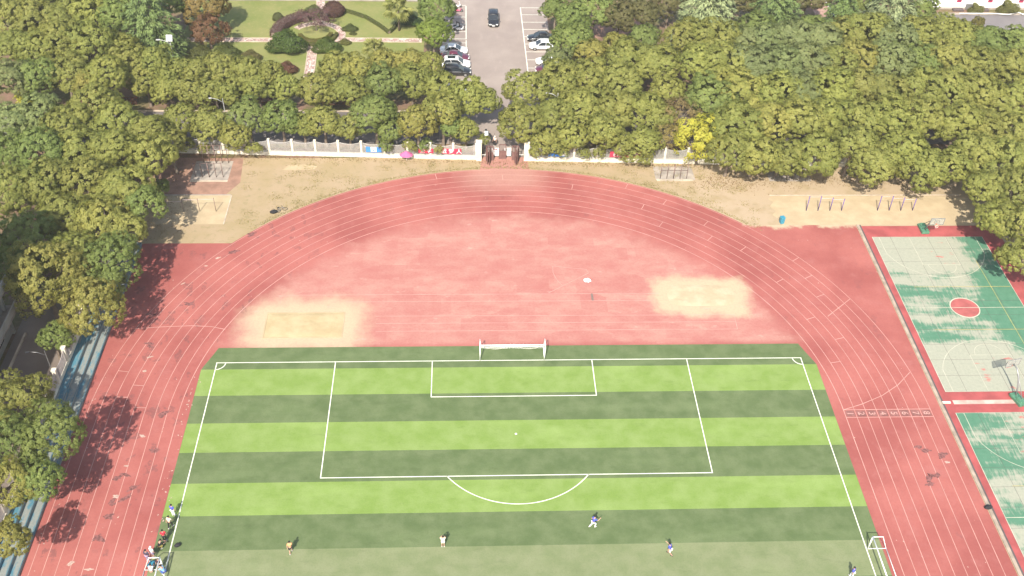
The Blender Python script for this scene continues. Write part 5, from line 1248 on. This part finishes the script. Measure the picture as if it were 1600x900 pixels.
    for n in 'lr':
        a = J['an' + n]; q = J['toe' + n]; MB().loft([[(a.x + .045 * c, a.y - .05 + .0 * s_, max(.03, a.z - .02) + .045 * s_) for c, s_ in ring8], [(a.x + .05 * c, a.y + .05, max(.035, a.z - .02) + .05 * s_) for c, s_ in ring8], [(q.x + .04 * c, q.y + .04, max(.025, q.z) + .026 * s_) for c, s_ in ring8]]).build('shoe', M[shoe], t, smooth=True)
    hc = J['head1'] + Vector((0, -.015, .02))
    MB().ball(hc, .108, .92, 1.05, 1.0, 10, 8, zmin=-.25).build('hair', cloth(hat) if hat else M['hair'], t, smooth=True)
    fc = J['head1'] + Vector((0, .1, -.03)); fm = MB(); fm.add([fc + Vector(v) for v in ((-.014, 0, -.02), (.014, 0, -.02), (0, .022, -.022), (0, -.004, .03))], [(0, 2, 3), (2, 1, 3), (0, 1, 2)])
    for s in (-1, 1): fm.ball(fc + Vector((s * .085, -.1, 0)), .022, .4, .7, 1.2, 6, 4)
    fm.build('face', M['skin'], t)
    fe = MB()
    for s in (-1, 1): fe.ball(fc + Vector((s * .032, -.012, .022)), .011, 1, .6, .6, 6, 4)
    fe.box(fc + Vector((0, -.012, -.05)), (.04, .012, .008)); fe.build('eyes_and_mouth', M['hair'], t)
    return t
ring8 = [(math.cos(i * math.pi / 4), math.sin(i * math.pi / 4)) for i in range(8)]
BLU = (.07, .09, .42); WHI = (.80, .80, .74); RED = (.55, .03, .05); BLA = (.02, .02, .022); CRM = (.66, .58, .42); ORA = (.62, .30, .14); YEL = (.52, .50, .26)
# players on the pitch
person((-22.03, -25.45), .2, 'person in orange shirt and dark shorts walking on the left of the pitch', 'walk', ORA, BLA)
person((-7.56, -25.05), .05, 'person in pale yellow kit with hands raised at mid pitch', 'hands_up', (.72, .72, .52), (.70, .70, .52), 'shoe')
person((7.05, -23.1), -1.1, 'person in blue and white kit running in the middle of the pitch', 'run', BLU, WHI, long_legs=True)
person((14.2, -26.4), .9, 'person in blue shirt and white shorts running on the right of the pitch', 'run', BLU, WHI, 'shoedark')
person((31.1, -29.3), .7, 'person in blue shirt and white trousers next to the right training goal', 'walk', BLU, WHI, long_legs=True)
# group at the left touchline
person((-34.0, -20.95), -.4, 'person in blue shirt standing farthest up the left touchline', 'stand', BLU, WHI, long_legs=True)
person((-34.0, -22.35), -.4, 'person in cream shirt and dark trousers behind the blue shirted one', 'walk', CRM, BLA, long_legs=True)
person((-34.2, -23.9), .2, 'person in bright red shirt near the left touchline', 'stand', RED, BLA, long_legs=True)
person((-34.55, -24.75), -.8, 'person in black and yellow crouching below the red shirted one', 'crouch', BLA, (.20, .17, .05), long_legs=True)
person((-34.9, -25.75), -.5, 'person in bright white shirt standing by the left training goal', 'stand', WHI, (.30, .25, .38), hat=(.8, .8, .8))
person((-35.3, -26.1), -.3, 'person in dark jacket beside the white shirted one', 'stand', (.06, .05, .08), (.25, .2, .3), sleeve='long', long_legs=True)
person((-33.95, -27.0), .4, 'person in dark shirt standing at the mouth of the left goal', 'stand', (.05, .02, .03), (.35, .30, .30), long_legs=True)
person((-33.45, -27.5), 1.2, 'person in light blue shirt crouching at the left goal post', 'crouch', (.22, .42, .62), (.05, .10, .30), long_legs=True)
person((-34.75, -27.3), .0, 'person in pale shirt sitting inside the left training goal', 'sit', (.55, .66, .75), (.3, .2, .15), long_legs=True)
# others
person((49.35, 36.6), .3, 'person in white top and black trousers under the trees by the sand', 'stand', (.75, .72, .72), BLA, long_legs=True)
person((-1.0, 44.0), 2.6, 'person with white hat riding up behind the gate', 'stand', (.7, .55, .5), BLA, long_legs=True, hat=(.75, .72, .65))
